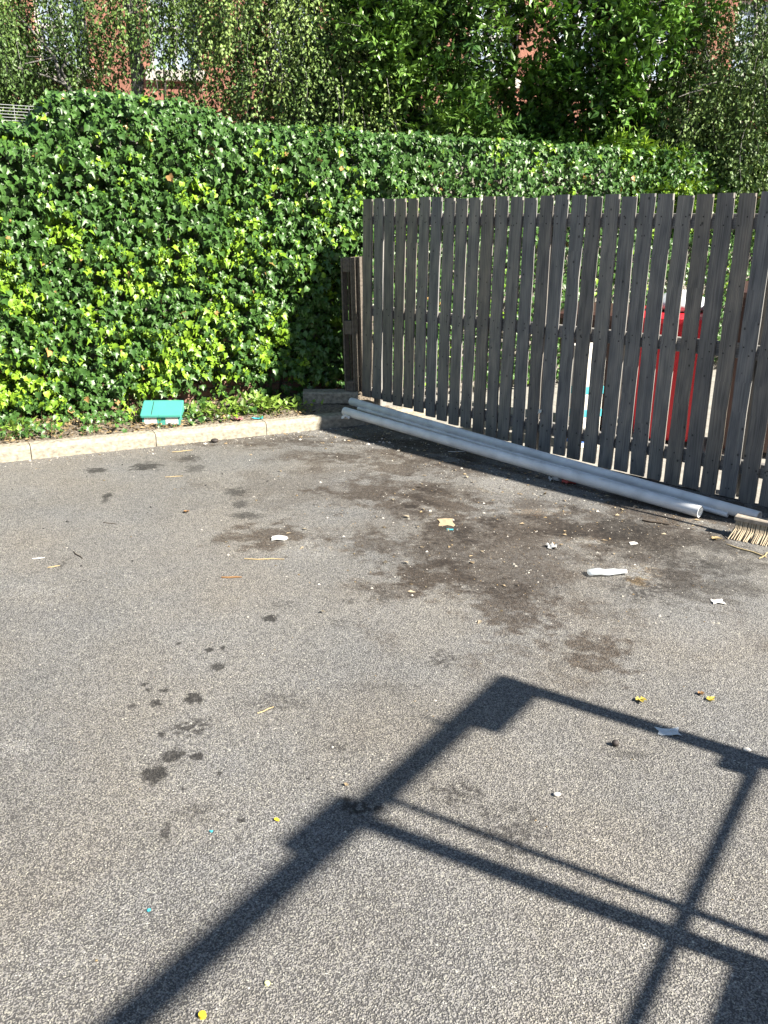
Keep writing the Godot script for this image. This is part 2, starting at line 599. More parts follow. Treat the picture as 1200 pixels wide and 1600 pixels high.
func stain_picture() -> ImageTexture:
	var size := 1536
	var per := STAIN_SIDE / size
	var big := noise_bytes(51, 0.0035, size, size, FastNoiseLite.TYPE_SIMPLEX_SMOOTH, 5)
	var mid := noise_bytes(52, 0.018, size, size, FastNoiseLite.TYPE_SIMPLEX_SMOOTH, 4)
	var hue := noise_bytes(53, 0.006, size, size, FastNoiseLite.TYPE_SIMPLEX_SMOOTH, 3)
	var fine := noise_bytes(54, 0.16, size, size, FastNoiseLite.TYPE_SIMPLEX_SMOOTH, 3)
	var r := PackedFloat32Array()
	var g := PackedFloat32Array()
	var b := PackedFloat32Array()
	r.resize(size * size)
	g.resize(size * size)
	b.resize(size * size)
	for k in size * size:
		var v := 0.83 + 0.20 * (big[k] / 255.0 - 0.5) + 0.08 * (mid[k] / 255.0 - 0.5)
		var warm := 0.07 * (hue[k] / 255.0 - 0.5)
		r[k] = v * (1.015 + warm)
		g[k] = v
		b[k] = v * (0.975 - 1.4 * warm)
	var n := FastNoiseLite.new()
	n.seed = 55
	n.frequency = 1.0
	n.fractal_octaves = 4
	var tint := [Vector3(0.17, 0.165, 0.165), Vector3(0.36, 0.29, 0.235), Vector3(3.2, 3.05, 2.75), Vector3(0.22, 0.21, 0.21), Vector3(1.05, 0.80, 0.48), Vector3(0.30, 0.28, 0.26)]
	var order := STAINS.filter(func(q): return q[5] != 2 and q[5] != 4) + STAINS.filter(func(q): return q[5] == 2 or q[5] == 4)   # dust lies on top
	for st in order:
		var kind: int = st[5]
		var wild := 1.5 if kind == 1 or kind == 5 else 0.8
		var x0 := maxi(0, int((st[0] - st[2] * 1.9 - STAIN_X) / per))
		var x1 := mini(size - 1, int((st[0] + st[2] * 1.9 - STAIN_X) / per))
		var y0 := maxi(0, int((st[1] - st[3] * 1.9 - STAIN_Z) / per))
		var y1 := mini(size - 1, int((st[1] + st[3] * 1.9 - STAIN_Z) / per))
		var lump := 1.1 / minf(st[2], st[3])
		var c: Vector3 = tint[kind]
		for y in range(y0, y1 + 1):
			for x in range(x0, x1 + 1):
				var px := x * per + STAIN_X
				var pz := y * per + STAIN_Z
				var dx: float = (px - st[0]) / st[2]
				var dz: float = (pz - st[1]) / st[3]
				var d := sqrt(dx * dx + dz * dz)
				if d > 1.9:
					continue
				if kind == 1 or kind == 5:
					d *= 0.80
				d += n.get_noise_2d(px * lump, pz * lump) * wild * 0.75 + n.get_noise_2d(px * 14.0 + 40.0, pz * 14.0) * 0.32 + n.get_noise_2d(px * 45.0, pz * 45.0 + 9.0) * 0.25
				var k := y * size + x
				var fv := fine[k] / 255.0
				var a := smoothstep(1.18, 0.52 if kind == 0 else 0.3, d)
				if kind == 0:
					a *= 1.0 - 0.55 * smoothstep(0.60, 0.78, fv)
				if kind == 3:
					a *= smoothstep(0.34, 0.56, fv)
				elif kind == 1 or kind == 5:
					a *= 0.62 + 0.75 * (fv - 0.2)
				elif kind == 2:
					a *= smoothstep(0.25, 0.8, fv) * 1.2
				a = clampf(a * float(st[4]) * (2.0 if kind == 1 else 1.6 if kind == 0 or kind == 3 else 1.4 if kind == 5 else 1.7), 0.0, 1.0)
				r[k] *= lerpf(1.0, c.x, a)
				g[k] *= lerpf(1.0, c.y, a)
				b[k] *= lerpf(1.0, c.z, a)
	var out := PackedByteArray()
	out.resize(size * size * 3)
	for k in size * size:
		out[k * 3] = byte_of(r[k])
		out[k * 3 + 1] = byte_of(g[k])
		out[k * 3 + 2] = byte_of(b[k])
	# the rim is plain, so that the sheet beyond the mapped part can take its colour from it
	return to_img(out, size, size)


# ---------------------------------------------------------------- ground, kerb, bed, wall

func make_ground() -> void:
	var st := begin()
	st.set_smooth_group(-1)
	var R := 190.0
	var c := Vector3(0, -50, 0)
	quad(st, Vector3(-R, -0.03, -R), Vector3(R, -0.03, -R), Vector3(R, -0.03, R), Vector3(-R, -0.03, R), c)
	structure("terrain", done(st), mats.soil)
	# tarmac: the mapped square in the middle, plain strips round it
	st = begin()
	st.set_smooth_group(-1)
	var xs := [-14.0, STAIN_X, STAIN_X + STAIN_SIDE, 14.0]
	var zs := [-14.0, STAIN_Z, STAIN_Z + STAIN_SIDE, STAIN_Z + STAIN_SIDE + 0.3]
	for i in 3:
		for j in 3:
			var k := []
			for q in [[i, j], [i + 1, j], [i + 1, j + 1], [i, j + 1]]:
				var x: float = xs[q[0]]
				var z: float = zs[q[1]]
				var uv2 := Vector2((x - STAIN_X) / STAIN_SIDE, (z - STAIN_Z) / STAIN_SIDE)
				k.append([Vector3(x, 0, -z), Vector2(x, z) / 1.9, uv2])
			for q in [0, 3, 2, 0, 2, 1]:
				st.set_uv(k[q][1])
				st.set_uv2(k[q][2])
				st.add_vertex(k[q][0])
	structure("tarmac_ground", done(st), mats.tarmac)
	# pale concrete on the far side of the fence
	st = begin()
	st.set_smooth_group(-1)
	var a := w3(fence_at(-1.0, 0.02), 0.008)
	var b := w3(fence_at(44.0, 0.02), 0.008)
	var d := w3(hedge(8.5, 0.95), 0.008)
	var e := w3(hedge(0.9, 0.95), 0.008)
	quad(st, a, b, d, e, c)
	structure("concrete_ground", done(st), mats.slab_concrete)


func make_kerb_and_bed() -> void:
	var root := Node3D.new()
	root.name = "kerb"
	root.set_meta("kind", "structure")
	add_child(root)
	var turn := turn_of(KERB_D)
	var first := -0.43 - 0.915 * 4.0
	for k in 6:
		var t0 := first + 0.915 * k
		var ln := 0.909
		if k == 5:
			ln = 0.62
		# section of the stone: a battered, rounded front edge
		var sec := [Vector2(0, -0.05), Vector2(0.006, 0.075), Vector2(0.016, 0.093), Vector2(0.034, 0.104), Vector2(0.125, 0.106), Vector2(0.125, -0.05)]
		var rings := []
		for q in 7:
			var r := PackedVector3Array()
			var along := ln * q / 6.0
			for p in sec:
				var j := 0.0025 * noise.get_noise_3d((t0 + along) * 9.0, p.y * 30.0, p.x * 40.0)
				r.append(w3(hedge(t0 + along, p.x + j), p.y + j))
			rings.append(r)
		var st := begin()
		loft(st, rings, true, false)
		part("kerb_stone", done(st), mats.concrete, root)
	# bed of soil between kerb and wall
	var st2 := begin()
	st2.set_smooth_group(0)
	var nt := 60
	var no := 14
	for i in nt:
		for j in no:
			var k := []
			for q in [[i, j], [i, j + 1], [i + 1, j + 1], [i + 1, j]]:
				var t: float = -4.2 + 5.05 * q[0] / nt
				var off: float = 0.12 + 0.9 * q[1] / no
				var y: float = 0.085 + 0.05 * (off - 0.12) + 0.03 * noise.get_noise_2d(t * 3.0, off * 3.0) + 0.018 * noise.get_noise_2d(t * 14.0, off * 14.0)
				k.append(w3(hedge(t, off), y))
			for q in [0, 1, 2, 0, 2, 3]:
				st2.add_vertex(k[q])
	structure("planting_bed", done(st2), mats.soil)


func make_garden_wall() -> void:
	var turn := turn_of(KERB_D)
	var root := thing("garden_wall", "brown brick garden wall hidden behind the ivy hedge", "wall", w3(hedge(0, 1.13), 0), turn)
	part("core", box_at(Vector3(13.0, 2.3, 0.2), Vector3(2.0, 1.13, 0.0), 0.0, 0.003), mats.mortar, root)
	# the lowest courses show under the ivy: bricks one by one
	var bm := box_mesh(Vector3(0.215, 0.065, 0.03), 0.004)
	for row in 7:
		for k in 24:
			var x := -4.0 + 0.225 * k + (0.11 if row % 2 else 0.0)
			if x > 1.3:
				continue
			var b := part("brick", bm, mats.brick_face, root)
			b.position = Vector3(x, 0.05 + 0.075 * row, 0.103 + rng.randf_range(-0.002, 0.002))


# ---------------------------------------------------------------- building

func make_building() -> void:
	var root := thing("brick_building", "orange brick building with white framed windows behind the trees", "building", Vector3(0, 0, -19.0), 0.06)
	var cols := [-9.1, -6.35, -4.2, -1.9, 0.3, 2.05, 3.75, 5.3, 7.4, 9.6]
	var rows := [[1.9, 3.55], [4.45, 6.0], [7.2, 8.7]]
	var ww := 1.0
	# the facade is built as piers and bands round the openings
	var st := begin()
	var low := 0.0
	var x_lo := -15.0
	var x_hi := 15.0
	for r in rows.size() + 1:
		var top: float = rows[r][0] if r < rows.size() else 10.2
		var hh := top - low
		bx(st, Transform3D(Basis(), Vector3(0, low + hh / 2.0, -0.2)), Vector3(x_hi - x_lo, hh, 0.4), 0.002)
		if r < rows.size():
			var a := x_lo
			for k in cols.size() + 1:
				var b: float = cols[k] - ww / 2.0 if k < cols.size() else x_hi
				bx(st, Transform3D(Basis(), Vector3((a + b) / 2.0, (rows[r][0] + rows[r][1]) / 2.0, -0.2)), Vector3(b - a, rows[r][1] - rows[r][0], 0.4), 0.002)
				a = b + ww
			low = rows[r][1]
	part("wall", done(st), mats.far_brick, root)
	var fr := begin()
	for s in [-1.0, 1.0]:
		bx(fr, Transform3D(Basis(), Vector3(s * (ww / 2.0 - 0.035), 0, 0)), Vector3(0.07, 1.6, 0.08))
	bx(fr, Transform3D(Basis(), Vector3(0, 0.765, 0)), Vector3(ww - 0.14, 0.07, 0.08))
	bx(fr, Transform3D(Basis(), Vector3(0, -0.765, 0)), Vector3(ww - 0.14, 0.07, 0.08))
	bx(fr, Transform3D(Basis(), Vector3(0, 0.0, 0.004)), Vector3(ww - 0.14, 0.06, 0.07))
	bx(fr, Transform3D(Basis(), Vector3(0, 0.0, 0.0)), Vector3(0.05, 1.46, 0.06))
	var frame := done(fr)
	var pane := box_mesh(Vector3(ww - 0.12, 1.5, 0.012), 0.002)
	var sill := box_mesh(Vector3(ww + 0.16, 0.20, 0.18), 0.01)
	for r in rows:
		for x in cols:
			var f := part("window", frame, mats.window_white, root)
			f.position = Vector3(x, (r[0] + r[1]) / 2.0, -0.16)
			f.scale = Vector3(1, (r[1] - r[0]) / 1.6, 1)
			part("pane", pane, mats.window_glass, f).position = Vector3(0, 0, -0.02)
			part("sill", sill, mats.stone_trim, f).position = Vector3(0, -0.87, 0.17)


# ---------------------------------------------------------------- leaves

func leaf_tri(st: SurfaceTool, a: Vector3, b: Vector3, d: Vector3, c: Color) -> void:
	st.set_color(c); st.add_vertex(a)
	st.set_color(c); st.add_vertex(b)
	st.set_color(c); st.add_vertex(d)


# a folded pointed leaf from p along dir, its upper side towards up
func add_leaf(st: SurfaceTool, p: Vector3, dir: Vector3, up: Vector3, ln: float, wd: float, c: Color) -> void:
	var side := dir.cross(up).normalized() * wd * 0.5
	var n := side.cross(dir).normalized()
	var m1 := p + dir * ln * 0.35
	var tip := p + dir * ln - n * ln * 0.12
	var l1 := m1 + side + n * wd * 0.16
	var r1 := m1 - side + n * wd * 0.16
	leaf_tri(st, p, l1, m1, c)
	leaf_tri(st, m1, l1, tip, c)
	leaf_tri(st, p, m1, r1, c)
	leaf_tri(st, m1, tip, r1, c)


func rand_dir() -> Vector3:
	var v := Vector3(rng.randfn(), rng.randfn(), rng.randfn())
	return v.normalized() if v.length() > 0.01 else Vector3.UP


# hanging birch shoot: a thin stem and small leaves, about 0.8 m long
func birch_spray(n_leaf: int, ln: float, leaf: float) -> ArrayMesh:
	var st := begin()
	st.set_smooth_group(-1)
	var bend := Vector3(rng.randf_range(-0.35, 0.35), 0, rng.randf_range(-0.35, 0.35))
	var prev := Vector3.ZERO
	for k in 6:
		var f := (k + 1) / 6.0
		var p := Vector3(0, -ln * f, 0) + bend * f * (1.2 - f) * ln * 1.6
		var sd := Vector3(0.0022, 0, 0.0012)
		var c := Color(0.05, 0.035, 0.025)
		leaf_tri(st, prev - sd, prev + sd, p + sd * 0.5, c)
		leaf_tri(st, prev - sd, p + sd * 0.5, p - sd * 0.5, c)
		prev = p
	for k in n_leaf:
		var f := rng.randf_range(0.02, 1.0)
		var p := Vector3(0, -ln * f, 0) + bend * f * (1.2 - f) * ln * 1.6
		var out := Vector3(rng.randfn(), -0.5, rng.randfn()).normalized()
		var dir := (out + Vector3(0, -0.7, 0) + rand_dir() * 0.3).normalized()
		var v := rng.randf_range(0.7, 1.25)
		add_leaf(st, p + out * rng.randf_range(0.012, 0.07), dir, (rand_dir() + Vector3(0, 0.4, 0)).normalized(), leaf * rng.randf_range(0.75, 1.2), leaf * 0.72, Color(v, v * rng.randf_range(0.95, 1.05), v * 0.9))
	return done(st)


# broad-leaved twig: leaves standing round a short stem
func leaf_spray(n_leaf: int, ln: float, leaf: float) -> ArrayMesh:
	var st := begin()
	st.set_smooth_group(-1)
	var c0 := Color(0.06, 0.045, 0.03)
	leaf_tri(st, Vector3(-0.003, 0, 0), Vector3(0.003, 0, 0), Vector3(0, 0, ln), c0)
	leaf_tri(st, Vector3(0, -0.003, 0), Vector3(0, 0.003, 0), Vector3(0, 0, ln), c0)
	for k in n_leaf:
		var f := rng.randf_range(0.1, 1.0)
		var a := rng.randf() * TAU
		var out := Vector3(cos(a), sin(a) * 0.7, 0.55).normalized()
		var v := rng.randf_range(0.75, 1.25)
		add_leaf(st, Vector3(0, 0, ln * f) + out * 0.02, (out + rand_dir() * 0.35).normalized(), (Vector3(0, 1, 0) + rand_dir() * 0.5).normalized(), leaf * rng.randf_range(0.75, 1.2), leaf * 0.55, Color(v, v, v * rng.randf_range(0.8, 1.0)))
	return done(st)


func scatter(called: String, mesh: Mesh, m: Material, parent: Node3D, places: Array, tints: PackedColorArray) -> MultiMeshInstance3D:
	var mm := MultiMesh.new()
	mm.transform_format = MultiMesh.TRANSFORM_3D
	mm.use_colors = true
	mm.mesh = mesh
	mm.instance_count = places.size()
	for k in places.size():
		mm.set_instance_transform(k, places[k])
		mm.set_instance_color(k, tints[k])
	var o := MultiMeshInstance3D.new()
	o.name = called
	o.multimesh = mm
	o.material_override = m
	o.set_meta("kind", "stuff")
	parent.add_child(o, true)
	return o


# ---------------------------------------------------------------- trees

func limb(parent: Node3D, called: String, a: Vector3, b: Vector3, r0: float, r1: float, m: Material, sway := 0.08) -> Array:
	var pts := []
	var radii := []
	for k in 9:
		var f := k / 8.0
		var p := a.lerp(b, f) + Vector3(rng.randfn(), rng.randfn() * 0.4, rng.randfn()) * sway * sin(f * PI) * 0.5
		pts.append(p)
		radii.append(lerpf(r0, r1, f) * (1.0 + 0.08 * rng.randfn()))
	part(called, tube_mesh(pts, radii, 9), m, parent)
	return pts


# lobes: [centre in plan X, Y, Z from the tree's foot, radii, how many sprays]
func tree(called: String, label: String, foot: Vector2, trunks: Array, bark: Material, lobes: Array, sprays: Array, leaf_mat: Material, weeping: bool, tone: Color, tone2: Color, seed_: int) -> void:
	rng.seed = seed_
	var root := thing(called, label, "tree", w3(foot, -0.03), 0.0, "trees behind the ivy hedge")
	var ends := []
	for t in trunks:
		var a := Vector3(t[0], 0, -t[1])
		var b := Vector3(t[2], t[3], -t[4])
		var pts := limb(root, "trunk", a, b, t[5], t[5] * 0.35, bark, t[5] * 0.5)
		ends.append(pts)
	for l in lobes:
		var c := Vector3(l[0], l[1], -l[2])
		var from: Array = ends[rng.randi() % ends.size()]
		var start: Vector3 = from[clampi(int(8.0 * c.y / from[8].y) - 1, 2, 7)]
		limb(root, "branch", start, c + Vector3(0, 0.25 * l[4], 0), 0.035, 0.008, bark, 0.25)
		for q in 2:
			var away := Vector3(rng.randfn() * l[3], rng.randfn() * l[4], rng.randfn() * l[5]) * 0.55
			limb(root, "branch", start.lerp(c, 0.5), c + away, 0.016, 0.004, bark, 0.22)
	var places := []
	var tints := []
	for q in sprays.size():
		places.append([])
		tints.append(PackedColorArray())
	for l in lobes:
		for k in int(l[6] * 1.35):
			var d := rand_dir() * pow(rng.randf(), 0.42)
			var p := Vector3(l[0] + d.x * l[3], l[1] + d.y * l[4], -l[2] + d.z * l[5])
			# clumps: thin the crown where the noise is low
			if noise.get_noise_3d(p.x * 1.35 + seed_, p.y * 1.6, p.z * 1.35) < rng.randf_range(-0.10, 0.04):
				continue
			var basis_: Basis
			if weeping:
				var lean := Vector3(d.x * 0.35 + rng.randfn() * 0.12, 0, d.z * 0.35 + rng.randfn() * 0.12)
				var y := (Vector3.UP - lean).normalized()
				basis_ = Basis(Vector3.UP, rng.randf() * TAU)
				basis_ = Basis(Quaternion(Vector3.UP, y)) * basis_
			else:
				var out := (d + Vector3(0, 0.25, 0) + rand_dir() * 0.9).normalized()
				var x := Vector3.UP.cross(out).normalized()
				basis_ = Basis(x, out.cross(x), out) * Basis(Vector3.BACK, rng.randf_range(-0.8, 0.8))
			var s := rng.randf_range(0.75, 1.25)
			var which := rng.randi() % sprays.size()
			places[which].append(Transform3D(basis_.scaled(Vector3(s, s, s)), p))
			var f := clampf(0.5 + noise.get_noise_3d(p.x * 0.9, p.y * 0.9 + 30.0, p.z * 0.9) * 1.3 + rng.randfn() * 0.22, 0.0, 1.0)
			tints[which].append(tone.lerp(tone2, f))
	for q in sprays.size():
		scatter("crown", sprays[q], leaf_mat, root, places[q], tints[q])


func make_trees() -> void:
	rng.seed = 11
	var birch := []
	var broad := []
	for k in 4:
		birch.append(birch_spray(46, rng.randf_range(0.6, 0.95), 0.042))
		broad.append(leaf_spray(15, rng.randf_range(0.25, 0.4), 0.085))
	var g1 := Color(0.062, 0.125, 0.030)
	var g2 := Color(0.165, 0.27, 0.062)
	var d1 := Color(0.040, 0.105, 0.022)
	var d2 := Color(0.15, 0.28, 0.05)
	# each lobe: x, y, z, rx, ry, rz, count
	tree("birch_tree", "birch with a stout grey trunk and thin leaves against the brick", Vector2(-3.05, 11.2), [[0, 0, 0.05, 6.5, 0.1, 0.105]], mats.birch_bark,
		[[-1.4, 3.9, 0.0, 1.1, 0.9, 0.6, 340], [-1.2, 3.0, 0.3, 1.1, 0.8, 0.5, 320], [0.45, 4.2, -0.2, 0.8, 0.8, 0.6, 190], [-0.5, 5.6, 0, 1.4, 0.9, 1.0, 190], [0.7, 2.9, 0.4, 0.8, 0.6, 0.4, 210]], birch, mats.birch_leaf, true, g1, g2, 101)
	tree("birch_tree", "weeping birch with curtains of light green leaves over the hedge", Vector2(-1.05, 11.4), [[0, 0, -0.1, 6.0, 0.0, 0.09], [0.35, 0.1, 0.75, 5.5, 0.2, 0.05]], mats.birch_bark,
		[[-0.1, 4.0, -0.4, 1.0, 1.0, 0.7, 420], [0.35, 3.2, -0.6, 0.75, 0.8, 0.4, 260], [-1.0, 4.4, 0.0, 0.7, 0.6, 0.6, 120], [-0.75, 2.9, 0.3, 0.9, 0.6, 0.4, 150], [0.2, 5.4, 0, 1.4, 0.9, 1.1, 260], [0.9, 4.3, 0.2, 0.6, 0.8, 0.5, 150]], birch, mats.birch_leaf, true, g1 * 1.2, Color(0.22, 0.32, 0.08), 102)
	tree("leafy_tree", "dark broad-leaved tree with two blackish stems close together", Vector2(0.55, 11.2), [[-0.25, 0, -0.2, 5.5, 0.1, 0.075], [0.15, 0.05, 0.3, 5.6, 0.1, 0.065]], mats.dark_bark,
		[[-0.5, 3.5, -0.3, 0.75, 0.75, 0.6, 620], [0.4, 3.9, -0.2, 0.7, 0.6, 0.6, 520], [-0.3, 2.6, 0.2, 0.8, 0.5, 0.5, 420], [0.4, 2.75, -0.4, 0.65, 0.5, 0.4, 360], [-0.9, 4.2, 0.2, 0.6, 0.6, 0.6, 180], [0, 5.0, 0, 1.3, 0.8, 1.0, 420]], broad, mats.tree_leaf, false, d1, d2, 103)
	tree("leafy_tree", "bright green broad-leaved tree with slim stems beside the window", Vector2(2.05, 11.4), [[-0.55, 0, -0.6, 5.2, 0.0, 0.035], [0.0, 0, 0.1, 5.6, 0.1, 0.07], [0.35, 0.1, 0.7, 5.0, 0.2, 0.045]], mats.dark_bark,
		[[0.55, 4.0, -0.4, 0.95, 0.75, 0.7, 800], [0.3, 3.1, -0.5, 0.6, 0.55, 0.45, 420], [-0.35, 3.0, -0.2, 0.4, 0.5, 0.35, 120], [-0.3, 2.5, -0.1, 0.75, 0.5, 0.4, 380], [0.9, 2.7, 0.1, 0.7, 0.5, 0.4, 340], [-0.5, 4.3, 0.1, 0.5, 0.5, 0.5, 80], [0.2, 5.3, 0, 1.4, 0.8, 1.0, 460]], broad, mats.tree_leaf, false, Color(0.04, 0.105, 0.02), Color(0.15, 0.31, 0.045), 104)
	tree("birch_tree", "silver birch with a pale leaning trunk and fine grey-green leaves", Vector2(4.25, 11.0), [[0, 0, 0.55, 5.6, 0.2, 0.075], [-0.15, 0.1, -0.75, 5.5, 0.5, 0.05], [-0.12, -0.05, -0.1, 3.6, 0.0, 0.02]], mats.birch_bark,
		[[-0.1, 3.6, -0.3, 0.8, 0.9, 0.5, 420], [0.55, 3.8, 0.0, 0.6, 0.9, 0.5, 180], [-0.75, 3.2, 0.0, 0.5, 0.7, 0.4, 200], [-0.25, 2.9, -0.2, 0.8, 0.6, 0.4, 200], [0, 5.2, 0, 1.4, 0.9, 1.0, 260], [-0.7, 4.2, 0.4, 0.45, 0.5, 0.4, 60]], birch, mats.birch_leaf, true, Color(0.06, 0.12, 0.032), Color(0.17, 0.26, 0.07), 105)
	tree("birch_tree", "slender birch at the hedge end by the wire mesh", Vector2(-4.9, 11.8), [[0, 0, 0.2, 6.2, 0.0, 0.07]], mats.birch_bark,
		[[0.5, 4.0, 0, 0.8, 0.8, 0.5, 230], [-0.2, 3.2, 0, 0.9, 0.7, 0.5, 220], [0.1, 5.2, 0, 1.1, 0.8, 0.8, 150]], birch, mats.birch_leaf, true, g1, g2, 107)
	tree("leafy_tree", "low dark broad-leaved tree standing between the birches", Vector2(-2.0, 13.0), [[0, 0, 0.1, 4.6, 0.0, 0.06], [0.6, 0, 0.9, 4.6, 0.0, 0.05]], mats.dark_bark,
		[[0.3, 2.6, 0.0, 0.9, 0.6, 0.5, 330], [1.2, 2.9, 0.0, 0.8, 0.6, 0.5, 330], [0.5, 3.9, 0.1, 0.9, 0.5, 0.5, 150]], broad, mats.tree_leaf, false, d1, d2, 106)
	tree("leafy_tree", "thick broad-leaved tree behind the two blackish stems", Vector2(0.3, 13.8), [[0, 0, 0.1, 4.4, 0.0, 0.07]], mats.dark_bark,
		[[-0.5, 2.6, 0.0, 1.0, 0.6, 0.5, 420], [0.5, 3.0, 0.0, 0.8, 0.6, 0.5, 300], [-0.2, 3.9, 0.1, 0.9, 0.5, 0.5, 200]], broad, mats.tree_leaf, false, d1, d2, 109)
	tree("leafy_tree", "bushy broad-leaved tree behind the stout grey birch trunk", Vector2(-3.3, 13.6), [[0, 0, 0.1, 3.8, 0.0, 0.06]], mats.dark_bark,
		[[0.5, 2.5, 0.0, 0.9, 0.5, 0.5, 260], [-0.9, 2.5, 0.0, 0.9, 0.4, 0.5, 160]], broad, mats.tree_leaf, false, d1, d2, 110)
	tree("leafy_tree", "rounded broad-leaved tree behind the silver birch and shrub", Vector2(3.9, 13.2), [[0, 0, 0.1, 4.4, 0.0, 0.06]], mats.dark_bark,
		[[-0.2, 2.4, 0.0, 1.0, 0.5, 0.5, 300], [0.6, 3.4, 0.0, 0.7, 0.6, 0.5, 140]], broad, mats.tree_leaf, false, d1, d2, 108)


# ---------------------------------------------------------------- wire mesh fence on the wall

func make_mesh_fence() -> void:
	rng.seed = 61
	var root := thing("mesh_fence", "galvanised wire mesh fence standing above the ivy hedge", "fence", w3(hedge(0, 1.22), 0), turn_of(KERB_D))
	for x in [-4.2, -1.72, 0.76, 3.24]:
		part("post", box_at(Vector3(0.05, 2.48, 0.05), Vector3(x, 1.24, -0.04), 0.0, 0.003), mats.galvanised, root)
	for k in 3:
		var x0: float = -4.2 + 2.48 * k
		var st := begin()
		for q in (26 if k == 0 else 23):
			var y := 1.955 + 0.0222 * q
			bx(st, Transform3D(Basis(), Vector3(x0 + 1.24, y, 0)), Vector3(2.44, 0.0042, 0.0042), 0.001)
		for q in 23:
			bx(st, Transform3D(Basis(), Vector3(x0 + 0.03 + 0.11 * q, 2.225 if k == 0 else 2.19, -0.005)), Vector3(0.0046, 0.56 if k == 0 else 0.49, 0.0042), 0.001)
		part("wire_panel", done(st), mats.galvanised, root)


# ---------------------------------------------------------------- ivy

func ivy_leaf_mesh(kind: int) -> ArrayMesh:
	var half := [Vector2(0.0, 0.02), Vector2(0.20, -0.10), Vector2(0.44, 0.0), Vector2(0.34, 0.20), Vector2(0.54, 0.46), Vector2(0.24, 0.50), Vector2(0.0, 1.0)]
	if kind == 1:
		half = [Vector2(0.0, 0.02), Vector2(0.26, -0.06), Vector2(0.46, 0.10), Vector2(0.40, 0.30), Vector2(0.42, 0.52), Vector2(0.20, 0.66), Vector2(0.0, 0.95)]
	elif kind == 2:
		half = [Vector2(0.0, 0.0), Vector2(0.16, -0.08), Vector2(0.36, -0.04), Vector2(0.26, 0.20), Vector2(0.56, 0.38), Vector2(0.20, 0.46), Vector2(0.0, 1.08)]
	var st := begin()
	st.set_smooth_group(0)
	var mid := Vector3(0, 0.28, 0.0)
	for s in [-1.0, 1.0]:
		for k in half.size() - 1:
			var a: Vector2 = half[k]
			var b: Vector2 = half[k + 1]
			var pa := Vector3(a.x * s, a.y, 0.34 * absf(a.x) - 0.26 * a.y * a.y)
			var pb := Vector3(b.x * s, b.y, 0.34 * absf(b.x) - 0.26 * b.y * b.y)
			st.set_color(Color.WHITE); st.add_vertex(mid)
			if s > 0:
				st.set_color(Color.WHITE); st.add_vertex(pa)
				st.set_color(Color.WHITE); st.add_vertex(pb)
			else:
				st.set_color(Color.WHITE); st.add_vertex(pb)
				st.set_color(Color.WHITE); st.add_vertex(pa)
	return done(st)


func ivy_top(t: float) -> float:
	var y := 2.47 + 0.05 * noise.get_noise_1d(t * 1.1) + 0.03 * noise.get_noise_1d(t * 5.0 + 9.0)
	y += 0.14 * smoothstep(-1.95, -1.70, t) * smoothstep(-0.25, -0.75, t)
	y -= 0.10 * smoothstep(-1.75, -1.95, t)
	return y


func ivy_front(t: float, y: float, top: float) -> float:
	var off := 0.74 - 0.11 * noise.get_noise_2d(t * 1.3, y * 1.3) - 0.07 * noise.get_noise_2d(t * 4.0 + 50.0, y * 4.0)
	var k := clampf((y - (top - 0.30)) / 0.30, 0.0, 1.0)
	off += 0.20 * k * k
	off -= 0.10 * smoothstep(0.75, 0.2, y) * smoothstep(-1.1, -1.5, t)
	return off


func ivy_place(t: float, y: float, off: float, up_share: float, size: float) -> Transform3D:
	var n3 := Vector3(KERB_N.x, 0, -KERB_N.y)
	var n := (n3 * (1.0 - up_share * 0.55) + Vector3.UP * (0.42 + up_share) + rand_dir() * 0.85).normalized()
	var down := Vector3.DOWN * (1.0 - up_share * 0.6) + n3 * up_share + Vector3(rng.randfn(), rng.randfn() * 0.4, rng.randfn()) * 0.45
	var yy := (down - n * down.dot(n)).normalized()
	var xx := yy.cross(n).normalized()
	return Transform3D(Basis(xx * size, yy * size, n * size), w3(hedge(t, off), y))


# clumps of young yellow-green shoots: along the hedge, height, half width, half height
const YOUNG := [[-2.3, 1.25, 0.35, 0.35], [-2.2, 0.55, 0.5, 0.45], [-1.75, 1.55, 0.25, 0.25], [-1.45, 0.85, 0.35, 0.35], [-1.1, 1.35, 0.4, 0.3], [-0.75, 0.55, 0.4, 0.35], [-0.6, 1.1, 0.3, 0.3], [-0.25, 1.55, 0.35, 0.25], [-0.1, 0.75, 0.3, 0.4], [0.2, 1.3, 0.25, 0.3], [-1.2, 0.4, 0.3, 0.25], [-0.75, 1.95, 0.2, 0.2], [0.35, 1.85, 0.3, 0.2], [-2.9, 0.9, 0.4, 0.5], [5.2, 1.9, 0.5, 0.3]]


func ivy_tone(t: float, y: float) -> int:
	# young shoots: clumps that the noise breaks up, where the photograph shows them
	var young := noise.get_noise_2d(t * 1.7 + 20.0, y * 1.7) * 0.55 + noise.get_noise_2d(t * 6.0, y * 6.0 + 70.0) * 0.55 - 0.22
	for c in YOUNG:
		var d := Vector2((t - c[0]) / c[2], (y - c[1]) / c[3]).length()
		young = maxf(young, young + 0.42 * smoothstep(1.35, 0.2, d))
	if young > rng.randf_range(-0.1, 0.42):
		return 3 + rng.randi() % 2
	return 5 if rng.randf() < 0.004 else rng.randi() % 3


# the plant's own leaf colours: mature, young and withered; which one a leaf has depends on the age of the shoot at its spot, not on how deep it sits
const IVY_TONES := [Color(0.044, 0.112, 0.022), Color(0.054, 0.130, 0.025), Color(0.064, 0.146, 0.028), Color(0.15, 0.28, 0.020), Color(0.21, 0.36, 0.026), Color(0.36, 0.22, 0.08)]


